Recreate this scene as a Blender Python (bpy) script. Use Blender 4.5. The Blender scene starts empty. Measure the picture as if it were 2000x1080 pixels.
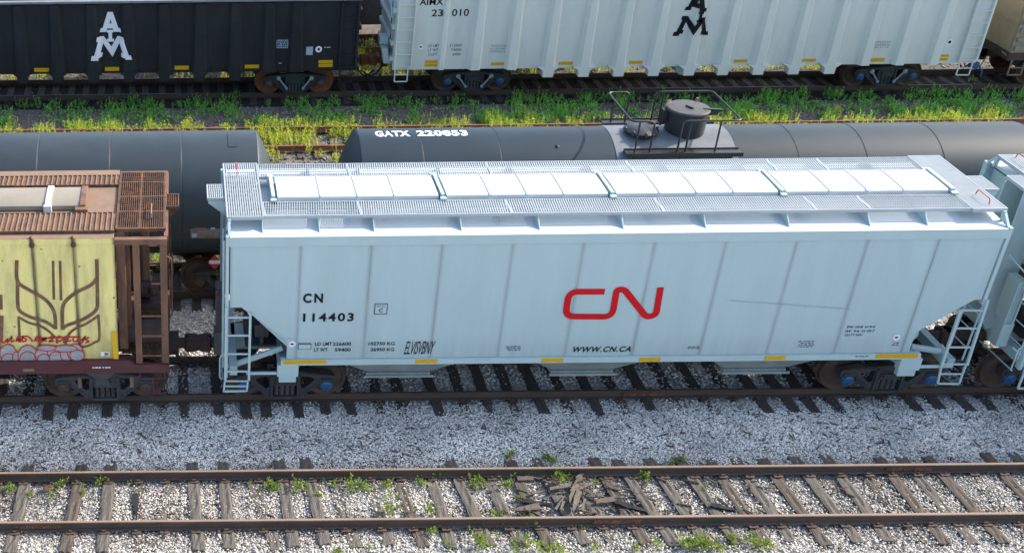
import bpy, bmesh, math, random
import numpy as np
from mathutils import Vector, Matrix
from mathutils.geometry import tessellate_polygon
random.seed(7); rng = np.random.default_rng(11)
R = math.radians
S = bpy.context.scene
COL = S.collection

# ------------------------------------------------------------------ camera, sky, sun, exposure
F, PX, PY, PITCH, ROLL, YAW, CAM_H = 2419.0823, 339.6633, 603.6918, 0.5395, -0.0148, -0.0085, 15.6393
def cam_axes():
    cy, sy, cp, sp = math.cos(YAW), math.sin(YAW), math.cos(PITCH), math.sin(PITCH)
    fw = Vector((sy*cp, cy*cp, -sp)); rt = Vector((cy, -sy, 0)); up = rt.cross(fw)
    cr, sr = math.cos(ROLL), math.sin(ROLL)
    return fw, cr*rt + sr*up, -sr*rt + cr*up
FW, RT, UP = cam_axes()
cam = bpy.data.cameras.new('camera'); cam_o = bpy.data.objects.new('camera', cam); COL.objects.link(cam_o)
M = Matrix((RT, UP, -FW)).transposed().to_4x4(); M.translation = (0, 0, CAM_H); cam_o.matrix_world = M
cam.sensor_width = 36; cam.lens = F/2000*36; cam.shift_x = (1000-PX)/2000; cam.shift_y = (PY-540)/2000
cam.clip_end = 2000; S.camera = cam_o

SUN = Vector((1.3, 0.42, 1.0)).normalized()
W = bpy.data.worlds.new('World'); S.world = W; W.use_nodes = True
nt = W.node_tree; bg = nt.nodes['Background']; sky = nt.nodes.new('ShaderNodeTexSky'); sky.sky_type = 'NISHITA'
sky.sun_disc = False; sky.sun_elevation = math.asin(SUN.z); sky.sun_rotation = math.atan2(SUN.x, SUN.y)
sky.air_density = 1.0; sky.dust_density = 2.2; sky.ozone_density = 0.8
nt.links.new(sky.outputs[0], bg.inputs[0]); bg.inputs[1].default_value = 0.15
sl = bpy.data.lights.new('sun', 'SUN'); sl.energy = 2.7; sl.angle = R(0.53); sl.color = (1.0, 0.92, 0.79)
so = bpy.data.objects.new('sun', sl); COL.objects.link(so); so.rotation_euler = SUN.to_track_quat('Z', 'Y').to_euler(); so.location = (20, 20, 40)
S.view_settings.view_transform = 'Standard'; S.view_settings.look = 'None'
S.view_settings.exposure = 1.4; S.view_settings.gamma = 1.0; S.view_settings.use_curve_mapping = False

# ------------------------------------------------------------------ tools
Y1, Y2, Y3, Y4, Y5, Y6 = 19.004, 23.215, 27.75, 36.805, 41.377, 45.95     # track centre lines
def ray(x, y): return FW + RT*((x-PX)/F) + UP*((PY-y)/F)
def at(x, y, Y):
    d = ray(x, y); t = Y/d.y; return Vector((t*d.x, Y, CAM_H + t*d.z))
def atz(x, y, Z):
    d = ray(x, y); t = (Z-CAM_H)/d.z; return Vector((t*d.x, t*d.y, Z))

ORG = {}
SPLIT = {'end_sill','end_brace','top_chord','side_sill','walkway_bracket','platform_bracket','end_wall','end_rib','brake_lever','hopper_bay','end_hole_plate','walkway_leg','stub_sill','tank_saddle','side_post','body_bolster','bolster_beam','end_sheet','hand_rail','top_rim','lettering_word','lid_latch','lid_hinge','air_hose','side_step_rail','slope_sheet','hand_brake_housing','reservoir_cradle','manway_bolt','step_post','bolster_bracket','lid_handle','ladder_rung'}
class MB:
    def __init__(s): s.v = []; s.f = []; s.p = []
    def add(s, vs, fs):
        n = len(s.v); s.p.append((n, len(s.f))); s.v += [tuple(v) for v in vs]; s.f += [tuple(i+n for i in f) for f in fs]; return s
    def box(s, x0, x1, y0, y1, z0, z1):
        return s.add([(x0,y0,z0),(x1,y0,z0),(x1,y1,z0),(x0,y1,z0),(x0,y0,z1),(x1,y0,z1),(x1,y1,z1),(x0,y1,z1)],
              [(0,3,2,1),(4,5,6,7),(0,1,5,4),(1,2,6,5),(2,3,7,6),(3,0,4,7)])
    def prism(s, poly, a, b, ax='y', holes=()):
        # polygon given in the two other axes, extruded along ax from a to b
        mk = {'y': lambda p, t: (p[0], t, p[1]), 'x': lambda p, t: (t, p[0], p[1]), 'z': lambda p, t: (p[0], p[1], t)}[ax]
        loops = [list(poly)] + [list(h) for h in holes]
        flat = [p for l in loops for p in l]; n = len(flat)
        tris = tessellate_polygon([[Vector((p[0], p[1], 0)) for p in l] for l in loops])
        vs = [mk(p, a) for p in flat] + [mk(p, b) for p in flat]
        fs = [tuple(t) for t in tris] + [tuple(i+n for i in reversed(t)) for t in tris]
        k = 0
        for l in loops:
            m = len(l)
            for i in range(m):
                j = (i+1) % m; fs.append((k+i, k+j, k+j+n, k+i+n))
            k += m
        return s.add(vs, fs)
    def tube(s, pts, r, n=8, r2=None, cap=True):
        pts = [Vector(p) for p in pts]; m = len(pts); vs = []; fs = []; ref = None
        for i, p in enumerate(pts):
            d = (pts[min(i+1, m-1)] - pts[max(i-1, 0)]).normalized()
            if ref is None:
                ref = Vector((0, 0, 1)) if abs(d.z) < .9 else Vector((0, 1, 0))
            u = d.cross(ref).normalized(); w = u.cross(d); ref = w
            rr = r if r2 is None else r + (r2-r)*i/(m-1)
            for k in range(n):
                a = 2*math.pi*(k+.5)/n; vs.append(p + rr*(math.cos(a)*u + math.sin(a)*w))
        for i in range(m-1):
            for k in range(n):
                k2 = (k+1) % n; fs.append((i*n+k, i*n+k2, (i+1)*n+k2, (i+1)*n+k))
        if cap: fs.append(tuple(reversed(range(n)))); fs.append(tuple((m-1)*n+k for k in range(n)))
        return s.add(vs, fs)
    def bar(s, p, q, w): return s.tube([p, q], w*.707, 4)
    def lathe(s, prof, c, ax='x', n=32):
        # prof: (along, radius); c: centre
        vs = []; fs = []; m = len(prof)
        for t, r in prof:
            for k in range(n):
                a = 2*math.pi*k/n; ca, sa = r*math.cos(a), r*math.sin(a)
                vs.append({'x': (c[0]+t, c[1]+ca, c[2]+sa), 'y': (c[0]+ca, c[1]+t, c[2]+sa), 'z': (c[0]+ca, c[1]+sa, c[2]+t)}[ax])
        for i in range(m-1):
            for k in range(n):
                k2 = (k+1) % n; fs.append((i*n+k, i*n+k2, (i+1)*n+k2, (i+1)*n+k))
        if prof[0][1] > 1e-4: fs.append(tuple(reversed(range(n))))
        if prof[-1][1] > 1e-4: fs.append(tuple((m-1)*n+k for k in range(n)))
        return s.add(vs, fs)
    def mesh(s, name, mat, org=(0,0,0), smooth=True, fix=True):
        me = bpy.data.meshes.new(name)
        me.from_pydata([(x-org[0], y-org[1], z-org[2]) for x, y, z in s.v], [], s.f)
        if fix:
            bm = bmesh.new(); bm.from_mesh(me); bmesh.ops.remove_doubles(bm, verts=bm.verts, dist=1e-5)
            bmesh.ops.recalc_face_normals(bm, faces=bm.faces); bm.to_mesh(me); bm.free()
        if smooth:
            me.polygons.foreach_set('use_smooth', [True]*len(me.polygons)); me.set_sharp_from_angle(angle=R(35))
        me.materials.append(mat); return me
    def build(s, name, mat, parent=None, smooth=True, fix=True, label=None):
        org = ORG.get(parent.name, (0,0,0)) if parent else (0,0,0)
        if name in SPLIT and len(s.p) > 1:
            e = s.p[1:]+[(len(s.v), len(s.f))]; o = None
            for (v0, f0), (v1, f1) in zip(s.p, e):
                q = MB(); q.add(s.v[v0:v1], [tuple(i-v0 for i in f) for f in s.f[f0:f1]]); o = link(name, q.mesh(name, mat, org, smooth, fix), parent, label=label)
            return o
        return link(name, s.mesh(name, mat, org, smooth, fix), parent, label=label)
def link(name, me, parent=None, loc=None, rz=0, label=None):
    o = bpy.data.objects.new(name, me); COL.objects.link(o)
    if parent:
        o.parent = parent
        if loc is None and parent.name in ORG: ORG[o.name] = ORG[parent.name]
    if loc is not None: o.location = loc
    if rz: o.rotation_euler = (0, 0, rz)
    if label: o['label'] = label
    return o
def thing(name, label, cat, loc, group=None):
    o = bpy.data.objects.new(name, None); COL.objects.link(o); o.location = loc; o.empty_display_size = .5
    ORG[o.name] = tuple(loc); o['label'] = label; o['category'] = cat
    if group: o['group'] = group
    return o
def structure(name, mb_or_none, mat=None, loc=(0,0,0)):
    if mb_or_none is None:
        o = bpy.data.objects.new(name, None); COL.objects.link(o); o.location = loc; ORG[o.name] = tuple(loc)
    else: o = mb_or_none.build(name, mat)
    o['kind'] = 'structure'; return o
def copy_tree(o, parent=None):
    c = o.copy(); COL.objects.link(c)
    if parent: c.parent = parent
    for ch in list(o.children): copy_tree(ch, c)
    return c
def one(name, mat, parent, fn, label=None, smooth=True):
    m = MB(); fn(m); return m.build(name, mat, parent, smooth=smooth, label=label)

# ------------------------------------------------------------------ materials (colour, grain, dirt; no light)
def mat(name, col, rough=.5, metal=0, var=.12, scale=3.0, dirt=None, dirt_amt=0.0, dirt_scale=1.5, stretch=(1,1,1), bump=0.0, bump_scale=40, spec=.5, fine=0.0, fine_scale=60):
    m = bpy.data.materials.new(name); m.use_nodes = True; t = m.node_tree; N = t.nodes; L = t.links
    p = N['Principled BSDF']; p.inputs['Roughness'].default_value = rough; p.inputs['Metallic'].default_value = metal
    p.inputs['Specular IOR Level'].default_value = spec
    tc = N.new('ShaderNodeTexCoord'); mp = N.new('ShaderNodeMapping'); L.new(tc.outputs['Object'], mp.inputs[0]); mp.inputs['Scale'].default_value = stretch
    n = N.new('ShaderNodeTexNoise'); n.inputs['Scale'].default_value = scale; n.inputs['Detail'].default_value = 6; n.inputs['Roughness'].default_value = .65; L.new(mp.outputs[0], n.inputs[0])
    mr = N.new('ShaderNodeMapRange'); mr.inputs[1].default_value = .3; mr.inputs[2].default_value = .7; mr.inputs[3].default_value = 1-var; mr.inputs[4].default_value = 1+var; L.new(n.outputs[0], mr.inputs[0])
    mul = N.new('ShaderNodeVectorMath'); mul.operation = 'SCALE'; mul.inputs[0].default_value = col[:3]; L.new(mr.outputs[0], mul.inputs['Scale'])
    out = mul.outputs[0]
    if fine:
        nf = N.new('ShaderNodeTexNoise'); nf.inputs['Scale'].default_value = fine_scale; nf.inputs['Detail'].default_value = 3; L.new(mp.outputs[0], nf.inputs[0])
        mf = N.new('ShaderNodeMapRange'); mf.inputs[1].default_value = .3; mf.inputs[2].default_value = .7; mf.inputs[3].default_value = 1-fine; mf.inputs[4].default_value = 1+fine; L.new(nf.outputs[0], mf.inputs[0])
        m2 = N.new('ShaderNodeVectorMath'); m2.operation = 'SCALE'; L.new(out, m2.inputs[0]); L.new(mf.outputs[0], m2.inputs['Scale']); out = m2.outputs[0]
    if dirt:
        nd = N.new('ShaderNodeTexNoise'); nd.inputs['Scale'].default_value = dirt_scale; nd.inputs['Detail'].default_value = 9; nd.inputs['Roughness'].default_value = .7; L.new(mp.outputs[0], nd.inputs[0])
        md = N.new('ShaderNodeMapRange'); md.inputs[1].default_value = .48; md.inputs[2].default_value = .72; md.inputs[3].default_value = 0; md.inputs[4].default_value = dirt_amt; L.new(nd.outputs[0], md.inputs[0])
        mx = N.new('ShaderNodeMix'); mx.data_type = 'RGBA'; L.new(md.outputs[0], mx.inputs[0]); L.new(out, mx.inputs[6]); mx.inputs[7].default_value = (*dirt[:3], 1); out = mx.outputs[2]
    L.new(out, p.inputs['Base Color'])
    if bump:
        nb = N.new('ShaderNodeTexNoise'); nb.inputs['Scale'].default_value = bump_scale; nb.inputs['Detail'].default_value = 4; L.new(mp.outputs[0], nb.inputs[0])
        b = N.new('ShaderNodeBump'); b.inputs['Strength'].default_value = bump; b.inputs['Distance'].default_value = .02; L.new(nb.outputs[0], b.inputs['Height']); L.new(b.outputs[0], p.inputs['Normal'])
    m['out'] = 0
    return m
def add_mask(m, build):
    # lets a material multiply its base colour by a stain with a shape of its own
    t = m.node_tree; p = t.nodes['Principled BSDF']; src = p.inputs['Base Color'].links[0].from_socket
    tc = [n for n in t.nodes if n.type == 'TEX_COORD'][0]
    fac, colr = build(t, tc)
    mx = t.nodes.new('ShaderNodeMix'); mx.data_type = 'RGBA'; t.links.new(fac, mx.inputs[0]); t.links.new(src, mx.inputs[6]); mx.inputs[7].default_value = (*colr, 1)
    t.links.new(mx.outputs[2], p.inputs['Base Color'])
def seam_stain(x0, pitch, half, amt, colr, zfade=None):
    def b(t, tc):
        N, L = t.nodes, t.links
        def mth(op, a, b=None, c=None):
            n = N.new('ShaderNodeMath'); n.operation = op
            for i, q in enumerate((a, b, c)):
                if q is None: continue
                if isinstance(q, (int, float)): n.inputs[i].default_value = q
                else: L.new(q, n.inputs[i])
            return n.outputs[0]
        sx = N.new('ShaderNodeSeparateXYZ'); L.new(tc.outputs['Object'], sx.inputs[0])
        ns = N.new('ShaderNodeTexNoise'); mp = N.new('ShaderNodeMapping'); mp.inputs['Scale'].default_value = (6, 1, .8); L.new(tc.outputs['Object'], mp.inputs[0]); L.new(mp.outputs[0], ns.inputs[0]); ns.inputs['Scale'].default_value = 1; ns.inputs['Detail'].default_value = 5
        q = mth('DIVIDE', mth('SUBTRACT', sx.outputs[0], x0), pitch)
        fr = mth('ABSOLUTE', mth('SUBTRACT', q, mth('ROUND', q)))
        dist = mth('MULTIPLY', fr, pitch)
        k = N.new('ShaderNodeMapRange'); k.interpolation_type = 'SMOOTHSTEP'; L.new(dist, k.inputs[0]); k.inputs[1].default_value = 0; k.inputs[2].default_value = half; k.inputs[3].default_value = amt; k.inputs[4].default_value = 0
        return mth('MULTIPLY', k.outputs[0], mth('MULTIPLY_ADD', ns.outputs[0], 1.2, .4)), colr
    return b
GREYP = (.39, .51, .52)
M_cn = mat('grey_hopper_paint', GREYP, .42, var=.05, scale=1.2, stretch=(1,1,.25), dirt=(.36,.38,.38), dirt_amt=.25, dirt_scale=.9)
M_cn_side = mat('grey_hopper_side_paint', GREYP, .42, var=.045, scale=1.4, stretch=(1.6,1,.2), dirt=(.32,.40,.40), dirt_amt=.3, dirt_scale=1.1, bump=.10, bump_scale=1.1)
add_mask(M_cn_side, seam_stain(2.349-8.57, 1.3966, .085, .42, (.2,.22,.24)))
M_endd = mat('dark_slope_sheet', (.06,.055,.05), .8, var=.3, scale=3, dirt=(.12,.07,.04), dirt_amt=.6)  # near-black sheet with brown blotches, laid over the sloped ends
M_strap = mat('hatch_strap_paint', (.47,.52,.54), .5)
M_bay = mat('shade_toned_bay_paint', (.24,.28,.28), .6, var=.15, scale=2, dirt=(.15,.16,.16), dirt_amt=.5)  # car grey darkened with the shade below the sill, plus noise dirt
M_hatch = mat('white_hatch_paint', (.47,.51,.52), .55, var=.05, scale=2.5, dirt=(.42,.43,.42), dirt_amt=.35, dirt_scale=2)
M_roofw = mat('white_roof_paint', (.46,.52,.54), .5, var=.04, scale=2, dirt=(.55,.55,.52), dirt_amt=.25)
M_grate = mat('galvanised_grating', (.33,.37,.39), .5, metal=.0, var=.08)
M_red = mat('red_logo_paint', (.56,.012,.018), .6, var=.06, spec=.1)
M_redgrab = mat('red_grab_paint', (.45,.03,.04), .5, var=.1)
M_ink = mat('black_lettering', (.012,.013,.018), .6, var=.1, spec=.1)
M_inkgrey = mat('grey_small_lettering', (.10,.12,.14), .6, var=.1, spec=.1)
M_white = mat('white_lettering', (.72,.74,.78), .6, var=.04)
M_yel = mat('yellow_reflector', (.60,.34,.012), .35, var=.06, spec=.1)
M_frame = mat('cast_steel_black', (.028,.030,.034), .6, var=.3, scale=6, dirt=(.06,.045,.035), dirt_amt=.5)
M_frame_g = mat('cast_steel_grey', (.05,.05,.055), .65, var=.3, scale=6, dirt=(.075,.06,.05), dirt_amt=.5)
M_frame_b = mat('cast_steel_bluish', (.022,.034,.040), .5, var=.25, scale=6, dirt=(.05,.045,.04), dirt_amt=.4)
M_wheel = mat('rusty_wheel', (.055,.034,.026), .65, var=.3, scale=5, dirt=(.11,.045,.02), dirt_amt=.6)
M_tread = mat('orange_rust_tread', (.17,.062,.022), .7, var=.3, scale=6)
M_blue = mat('blue_bearing_cap', (.014,.075,.19), .5, var=.3, scale=8, dirt=(.03,.03,.03), dirt_amt=.7, dirt_scale=12)
M_rustcap = mat('rusty_bearing_cap', (.075,.042,.03), .7, var=.3, scale=8)
M_spring = mat('spring_steel', (.05,.042,.04), .6, var=.3, scale=8)
M_rust = mat('rusty_steel', (.085,.046,.03), .85, var=.45, scale=5, dirt=(.27,.10,.03), dirt_amt=.75, dirt_scale=4, fine=.2)
M_rust_post = mat('rusty_post', (.165,.085,.052), .85, var=.3, scale=4, dirt=(.055,.032,.024), dirt_amt=.9, dirt_scale=3, stretch=(1,1,.3))
M_rust_dk = mat('dark_rusty_steel', (.05,.033,.028), .8, var=.3, scale=4, dirt=(.10,.05,.03), dirt_amt=.6)
M_orange = mat('orange_rust_coupler', (.20,.06,.018), .8, var=.35, scale=5, dirt=(.05,.03,.02), dirt_amt=.7)
M_maroon = mat('maroon_sill_paint', (.085,.022,.025), .55, var=.25, scale=3, dirt=(.05,.035,.035), dirt_amt=.6)
M_yside = mat('faded_yellow_paint', (.80,.68,.25), .65, var=.10, scale=1.3, stretch=(1.3,1,.35), dirt=(.30,.235,.12), dirt_amt=.6, dirt_scale=1.8, fine=.05)
add_mask(M_yside, seam_stain(-2.17+9.17, .82, .085, .85, (.085,.07,.045)))
def rust_spots(t, tc):
    N, L = t.nodes, t.links; v = N.new('ShaderNodeTexVoronoi'); v.inputs['Scale'].default_value = 3.2; L.new(tc.outputs['Object'], v.inputs[0])
    k = N.new('ShaderNodeMapRange'); L.new(v.outputs['Distance'], k.inputs[0]); k.inputs[1].default_value = .05; k.inputs[2].default_value = .10; k.inputs[3].default_value = .8; k.inputs[4].default_value = 0
    return k.outputs[0], (.06,.035,.02)
add_mask(M_yside, rust_spots)
def low_grime(z0, z1, amt, colr):
    def b(t, tc):
        N, L = t.nodes, t.links; sx = N.new('ShaderNodeSeparateXYZ'); L.new(tc.outputs['Object'], sx.inputs[0])
        mp = N.new('ShaderNodeMapping'); mp.inputs['Scale'].default_value = (9,1,.7); L.new(tc.outputs['Object'], mp.inputs[0])
        n = N.new('ShaderNodeTexNoise'); n.inputs['Detail'].default_value = 6; n.inputs['Scale'].default_value = 1; L.new(mp.outputs[0], n.inputs[0])
        a = N.new('ShaderNodeMapRange'); L.new(sx.outputs[2], a.inputs[0]); a.inputs[1].default_value = z0; a.inputs[2].default_value = z1; a.inputs[3].default_value = amt; a.inputs[4].default_value = 0
        q = N.new('ShaderNodeMath'); q.operation = 'MULTIPLY'; L.new(a.outputs[0], q.inputs[0]); L.new(n.outputs[0], q.inputs[1]); q.use_clamp = True
        return q.outputs[0], colr
    return b
add_mask(M_cn_side, low_grime(1.44, 2.0, .45, (.20,.20,.19)))
add_mask(M_yside, low_grime(1.5, 2.1, 1.0, (.16,.12,.05)))
M_wheat = mat('brown_emblem_paint', (.155,.075,.045), .7, var=.2, scale=5, dirt=(.40,.33,.10), dirt_amt=.3, dirt_scale=5)
M_silver = mat('silver_spray_paint', (.33,.35,.37), .4, metal=.2, var=.3, scale=9, stretch=(.4,1,2))
M_redspray = mat('red_spray_paint', (.42,.025,.018), .6, var=.15)
M_cream = mat('cream_hatch_paint', (.25,.225,.18), .75, var=.1, scale=2, dirt=(.24,.19,.13), dirt_amt=.6)
M_tan = mat('faded_tan_roof', (.21,.135,.09), .75, var=.15, scale=3, dirt=(.22,.13,.09), dirt_amt=.5, dirt_scale=3)
M_roofrust = mat('brown_roof_grating', (.155,.08,.045), .85, var=.35, scale=3, dirt=(.03,.02,.016), dirt_amt=1.0, dirt_scale=2.6, fine=.2)
M_yellowbar = mat('bright_yellow_strip', (.66,.40,.01), .4, var=.05)
M_tank = mat('charcoal_tank_paint', (.011,.026,.038), .5, var=.10, scale=.8, dirt=(.026,.044,.056), dirt_amt=.4, dirt_scale=.7, spec=.32)
M_tank_l = mat('weathered_grey_tank_paint', (.032,.046,.056), .5, var=.10, scale=.8, dirt=(.06,.068,.075), dirt_amt=.4, dirt_scale=.7, spec=.35)
M_tankband = mat('pale_grey_saddle_paint', (.13,.15,.17), .55, var=.14, scale=2, dirt=(.07,.08,.09), dirt_amt=.6, dirt_scale=1.5)
M_seam = mat('dark_weld_seam', (.02,.022,.026), .5)
M_blacksteel = mat('black_rail_steel', (.016,.017,.019), .45, var=.2)
M_lid = mat('dark_lid_paint', (.055,.054,.056), .6, var=.12)
M_gon = mat('black_gondola_paint', (.012,.016,.020), .55, spec=.3, var=.15, scale=1.5, dirt=(.03,.032,.034), dirt_amt=.5, stretch=(1,1,.4))
M_aimx = mat('pale_grey_gondola_paint', (.61,.65,.60), .45, var=.05, scale=1.2, stretch=(1,1,.3), dirt=(.36,.38,.37), dirt_amt=.3)
M_beige = mat('faded_beige_paint', (.34,.27,.17), .7, var=.15, scale=2, dirt=(.16,.11,.07), dirt_amt=.6, dirt_scale=2, stretch=(1,1,.5))
M_far = mat('dark_brown_wagon_paint', (.03,.03,.036), .7, var=.3, scale=1)
M_railst = mat('rail_steel_brown', (.062,.043,.034), .6, var=.25, scale=2, stretch=(.6,2,2), dirt=(.115,.06,.035), dirt_amt=.45, dirt_scale=2.5, fine=.15)
M_railhead = mat('rail_head_worn', (.27,.19,.145), .42, var=.2, scale=2, stretch=(.3,4,1))
M_railorange = mat('rail_rust_orange', (.21,.085,.045), .8, var=.3, scale=2, stretch=(.6,2,2))
M_plate = mat('tie_plate_rust', (.075,.045,.033), .8, var=.3)
M_tiegrey = mat('weathered_tie_wood', (.112,.100,.087), .9, var=.32, scale=2.2, stretch=(7,.6,7), dirt=(.05,.038,.03), dirt_amt=.85, dirt_scale=3.5, bump=.7, bump_scale=9, fine=.25, fine_scale=9)
M_tiebrown = mat('brown_tie_wood', (.092,.074,.060), .9, var=.32, scale=2.2, stretch=(7,.6,7), dirt=(.04,.03,.025), dirt_amt=.85, dirt_scale=3.5, bump=.7, bump_scale=9, fine=.25, fine_scale=9)
M_tiedark = mat('dark_creosoted_tie', (.064,.054,.049), .9, var=.35, scale=2.2, stretch=(7,.6,7), dirt=(.02,.016,.015), dirt_amt=.6, dirt_scale=3, bump=.6, bump_scale=9)
M_scrap = mat('splintered_wood', (.115,.093,.075), .9, var=.3, scale=3, stretch=(1,6,6), dirt=(.07,.05,.04), dirt_amt=.7, dirt_scale=4, bump=.5, bump_scale=12)
M_scrapdk = mat('blackened_wood', (.018,.018,.02), .75, var=.4, scale=3)
M_placard_w = mat('placard_white', (.60,.60,.60), .5)
M_placard_r = mat('placard_red', (.38,.02,.025), .5)
M_sticker = mat('spec_sheet_purple_grey', (.14,.13,.15), .6, var=.5, scale=8)
M_bluedecal = mat('pale_blue_decal', (.30,.40,.50), .6, var=.2, scale=8)
M_hose = mat('rubber_hose', (.012,.012,.013), .7)

def stone_mat(name, cols, rough=.85):
    m = bpy.data.materials.new(name); m.use_nodes = True; t = m.node_tree; N, L = t.nodes, t.links; p = N['Principled BSDF']; p.inputs['Roughness'].default_value = rough; p.inputs['Specular IOR Level'].default_value = .25
    g = N.new('ShaderNodeNewGeometry'); r = N.new('ShaderNodeValToRGB'); r.color_ramp.interpolation = 'LINEAR'
    while len(r.color_ramp.elements) < len(cols): r.color_ramp.elements.new(.5)
    for e, (pos, c) in zip(r.color_ramp.elements, cols): e.position = pos; e.color = (*c, 1)
    L.new(g.outputs['Random Per Island'], r.inputs[0])
    tc = N.new('ShaderNodeTexCoord'); n = N.new('ShaderNodeTexNoise'); n.inputs['Scale'].default_value = .9; n.inputs['Detail'].default_value = 5; L.new(tc.outputs['Object'], n.inputs[0])
    k = N.new('ShaderNodeMapRange'); k.inputs[1].default_value = .35; k.inputs[2].default_value = .65; k.inputs[3].default_value = .8; k.inputs[4].default_value = 1.12; L.new(n.outputs[0], k.inputs[0])
    v = N.new('ShaderNodeVectorMath'); v.operation = 'SCALE'; L.new(r.outputs[0], v.inputs[0]); L.new(k.outputs[0], v.inputs['Scale']); out = v.outputs[0]
    sy = N.new('ShaderNodeSeparateXYZ'); L.new(tc.outputs['Object'], sy.inputs[0]); n2 = N.new('ShaderNodeTexNoise'); n2.inputs['Scale'].default_value = 1.7; n2.inputs['Detail'].default_value = 7; L.new(tc.outputs['Object'], n2.inputs[0])
    for yy in (Y1-.755, Y1+.755, Y2-.755, Y2+.755):      # rust and oil staining beside the rails
        def mm(op, a, b):
            q = N.new('ShaderNodeMath'); q.operation = op
            for i_, z_ in enumerate((a, b)):
                if isinstance(z_, (int, float)): q.inputs[i_].default_value = z_
                else: L.new(z_, q.inputs[i_])
            return q.outputs[0]
        d = mm('ABSOLUTE', mm('SUBTRACT', sy.outputs[1], yy), 0); kk = N.new('ShaderNodeMapRange'); L.new(d, kk.inputs[0]); kk.inputs[1].default_value = .05; kk.inputs[2].default_value = .55; kk.inputs[3].default_value = 1.05; kk.inputs[4].default_value = 0
        f = mm('MULTIPLY', kk.outputs[0], n2.outputs[0]); mx = N.new('ShaderNodeMix'); mx.data_type = 'RGBA'; L.new(f, mx.inputs[0]); L.new(out, mx.inputs[6]); mx.inputs[7].default_value = (.13,.095,.07,1); out = mx.outputs[2]
    L.new(out, p.inputs['Base Color']); return m
M_stone = stone_mat('shade_lifted_limestone', [(0,(.10,.09,.085)),(.05,(.36,.34,.32)),(.10,(.66,.635,.585)),(.5,(.80,.765,.70)),(.85,(.86,.825,.76)),(1,(.90,.87,.80))])  # copy for the shaded strip, paler to lift it against the shade
M_stone_n = stone_mat('sun_toned_ballast', [(0,(.12,.11,.092)),(.18,(.42,.385,.335)),(.55,(.60,.56,.495)),(.9,(.70,.655,.58)),(1,(.80,.75,.67))])  # browner copy for the sunlit strip, warm sun tone put into the colour
M_stone_d = stone_mat('dirty_ballast', [(0,(.05,.043,.036)),(.4,(.15,.13,.11)),(.75,(.28,.25,.215)),(1,(.52,.48,.42))])
M_stone_f = stone_mat('grey_weathered_ballast', [(0,(.09,.085,.085)),(.5,(.20,.185,.19)),(1,(.34,.32,.32))])
def ground_mat():
    m = bpy.data.materials.new('gravel_ground'); m.use_nodes = True; t = m.node_tree; N, L = t.nodes, t.links; p = N['Principled BSDF']; p.inputs['Roughness'].default_value = .95; p.inputs['Specular IOR Level'].default_value = .2
    tc = N.new('ShaderNodeTexCoord'); v = N.new('ShaderNodeTexVoronoi'); v.inputs['Scale'].default_value = 22; L.new(tc.outputs['Object'], v.inputs[0])
    r = N.new('ShaderNodeValToRGB'); r.color_ramp.elements[0].color = (.34,.33,.32,1); r.color_ramp.elements[1].color = (.66,.645,.63,1); sx = N.new('ShaderNodeSeparateColor'); L.new(v.outputs['Color'], sx.inputs[0]); L.new(sx.outputs[0], r.inputs[0])
    n = N.new('ShaderNodeTexNoise'); n.inputs['Scale'].default_value = .5; n.inputs['Detail'].default_value = 8; L.new(tc.outputs['Object'], n.inputs[0])
    k = N.new('ShaderNodeMapRange'); k.inputs[1].default_value = .42; k.inputs[2].default_value = .62; k.inputs[3].default_value = 0; k.inputs[4].default_value = .55; L.new(n.outputs[0], k.inputs[0])
    mx = N.new('ShaderNodeMix'); mx.data_type = 'RGBA'; L.new(k.outputs[0], mx.inputs[0]); L.new(r.outputs[0], mx.inputs[6]); mx.inputs[7].default_value = (.10,.085,.065,1); L.new(mx.outputs[2], p.inputs['Base Color'])
    b = N.new('ShaderNodeBump'); b.inputs['Strength'].default_value = .8; b.inputs['Distance'].default_value = .03; L.new(v.outputs['Distance'], b.inputs['Height']); L.new(b.outputs[0], p.inputs['Normal']); return m
def leaf_mat(name, ramp):
    m = bpy.data.materials.new(name); m.use_nodes = True; t = m.node_tree; N, L = t.nodes, t.links; N.remove(N['Principled BSDF'])
    out = N['Material Output']; g = N.new('ShaderNodeNewGeometry'); r = N.new('ShaderNodeValToRGB')
    while len(r.color_ramp.elements) < len(ramp): r.color_ramp.elements.new(.5)
    for e, (pos, c) in zip(r.color_ramp.elements, ramp): e.position = pos; e.color = (*c, 1)
    L.new(g.outputs['Random Per Island'], r.inputs[0]); d = N.new('ShaderNodeBsdfDiffuse'); tr = N.new('ShaderNodeBsdfTranslucent'); L.new(r.outputs[0], d.inputs[0])
    h = N.new('ShaderNodeHueSaturation'); h.inputs['Value'].default_value = 1.5; L.new(r.outputs[0], h.inputs['Color']); L.new(h.outputs[0], tr.inputs[0])
    mx = N.new('ShaderNodeMixShader'); mx.inputs[0].default_value = .45; L.new(d.outputs[0], mx.inputs[1]); L.new(tr.outputs[0], mx.inputs[2]); L.new(mx.outputs[0], out.inputs[0]); return m
M_weedtall = leaf_mat('tall_weed_leaf', [(0,(.20,.27,.035)),(.45,(.38,.45,.06)),(.88,(.54,.57,.10)),(1,(.46,.40,.18))])
M_weedlow = leaf_mat('green_weed_leaf', [(0,(.09,.26,.055)),(.45,(.17,.44,.09)),(.88,(.27,.54,.12)),(1,(.36,.42,.19))])
M_weednear = leaf_mat('track_weed_leaf', [(0,(.10,.18,.03)),(.5,(.20,.28,.06)),(1,(.36,.38,.12))])
M_dry = leaf_mat('dry_grass_blade', [(0,(.14,.10,.05)),(1,(.30,.24,.12))])

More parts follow.
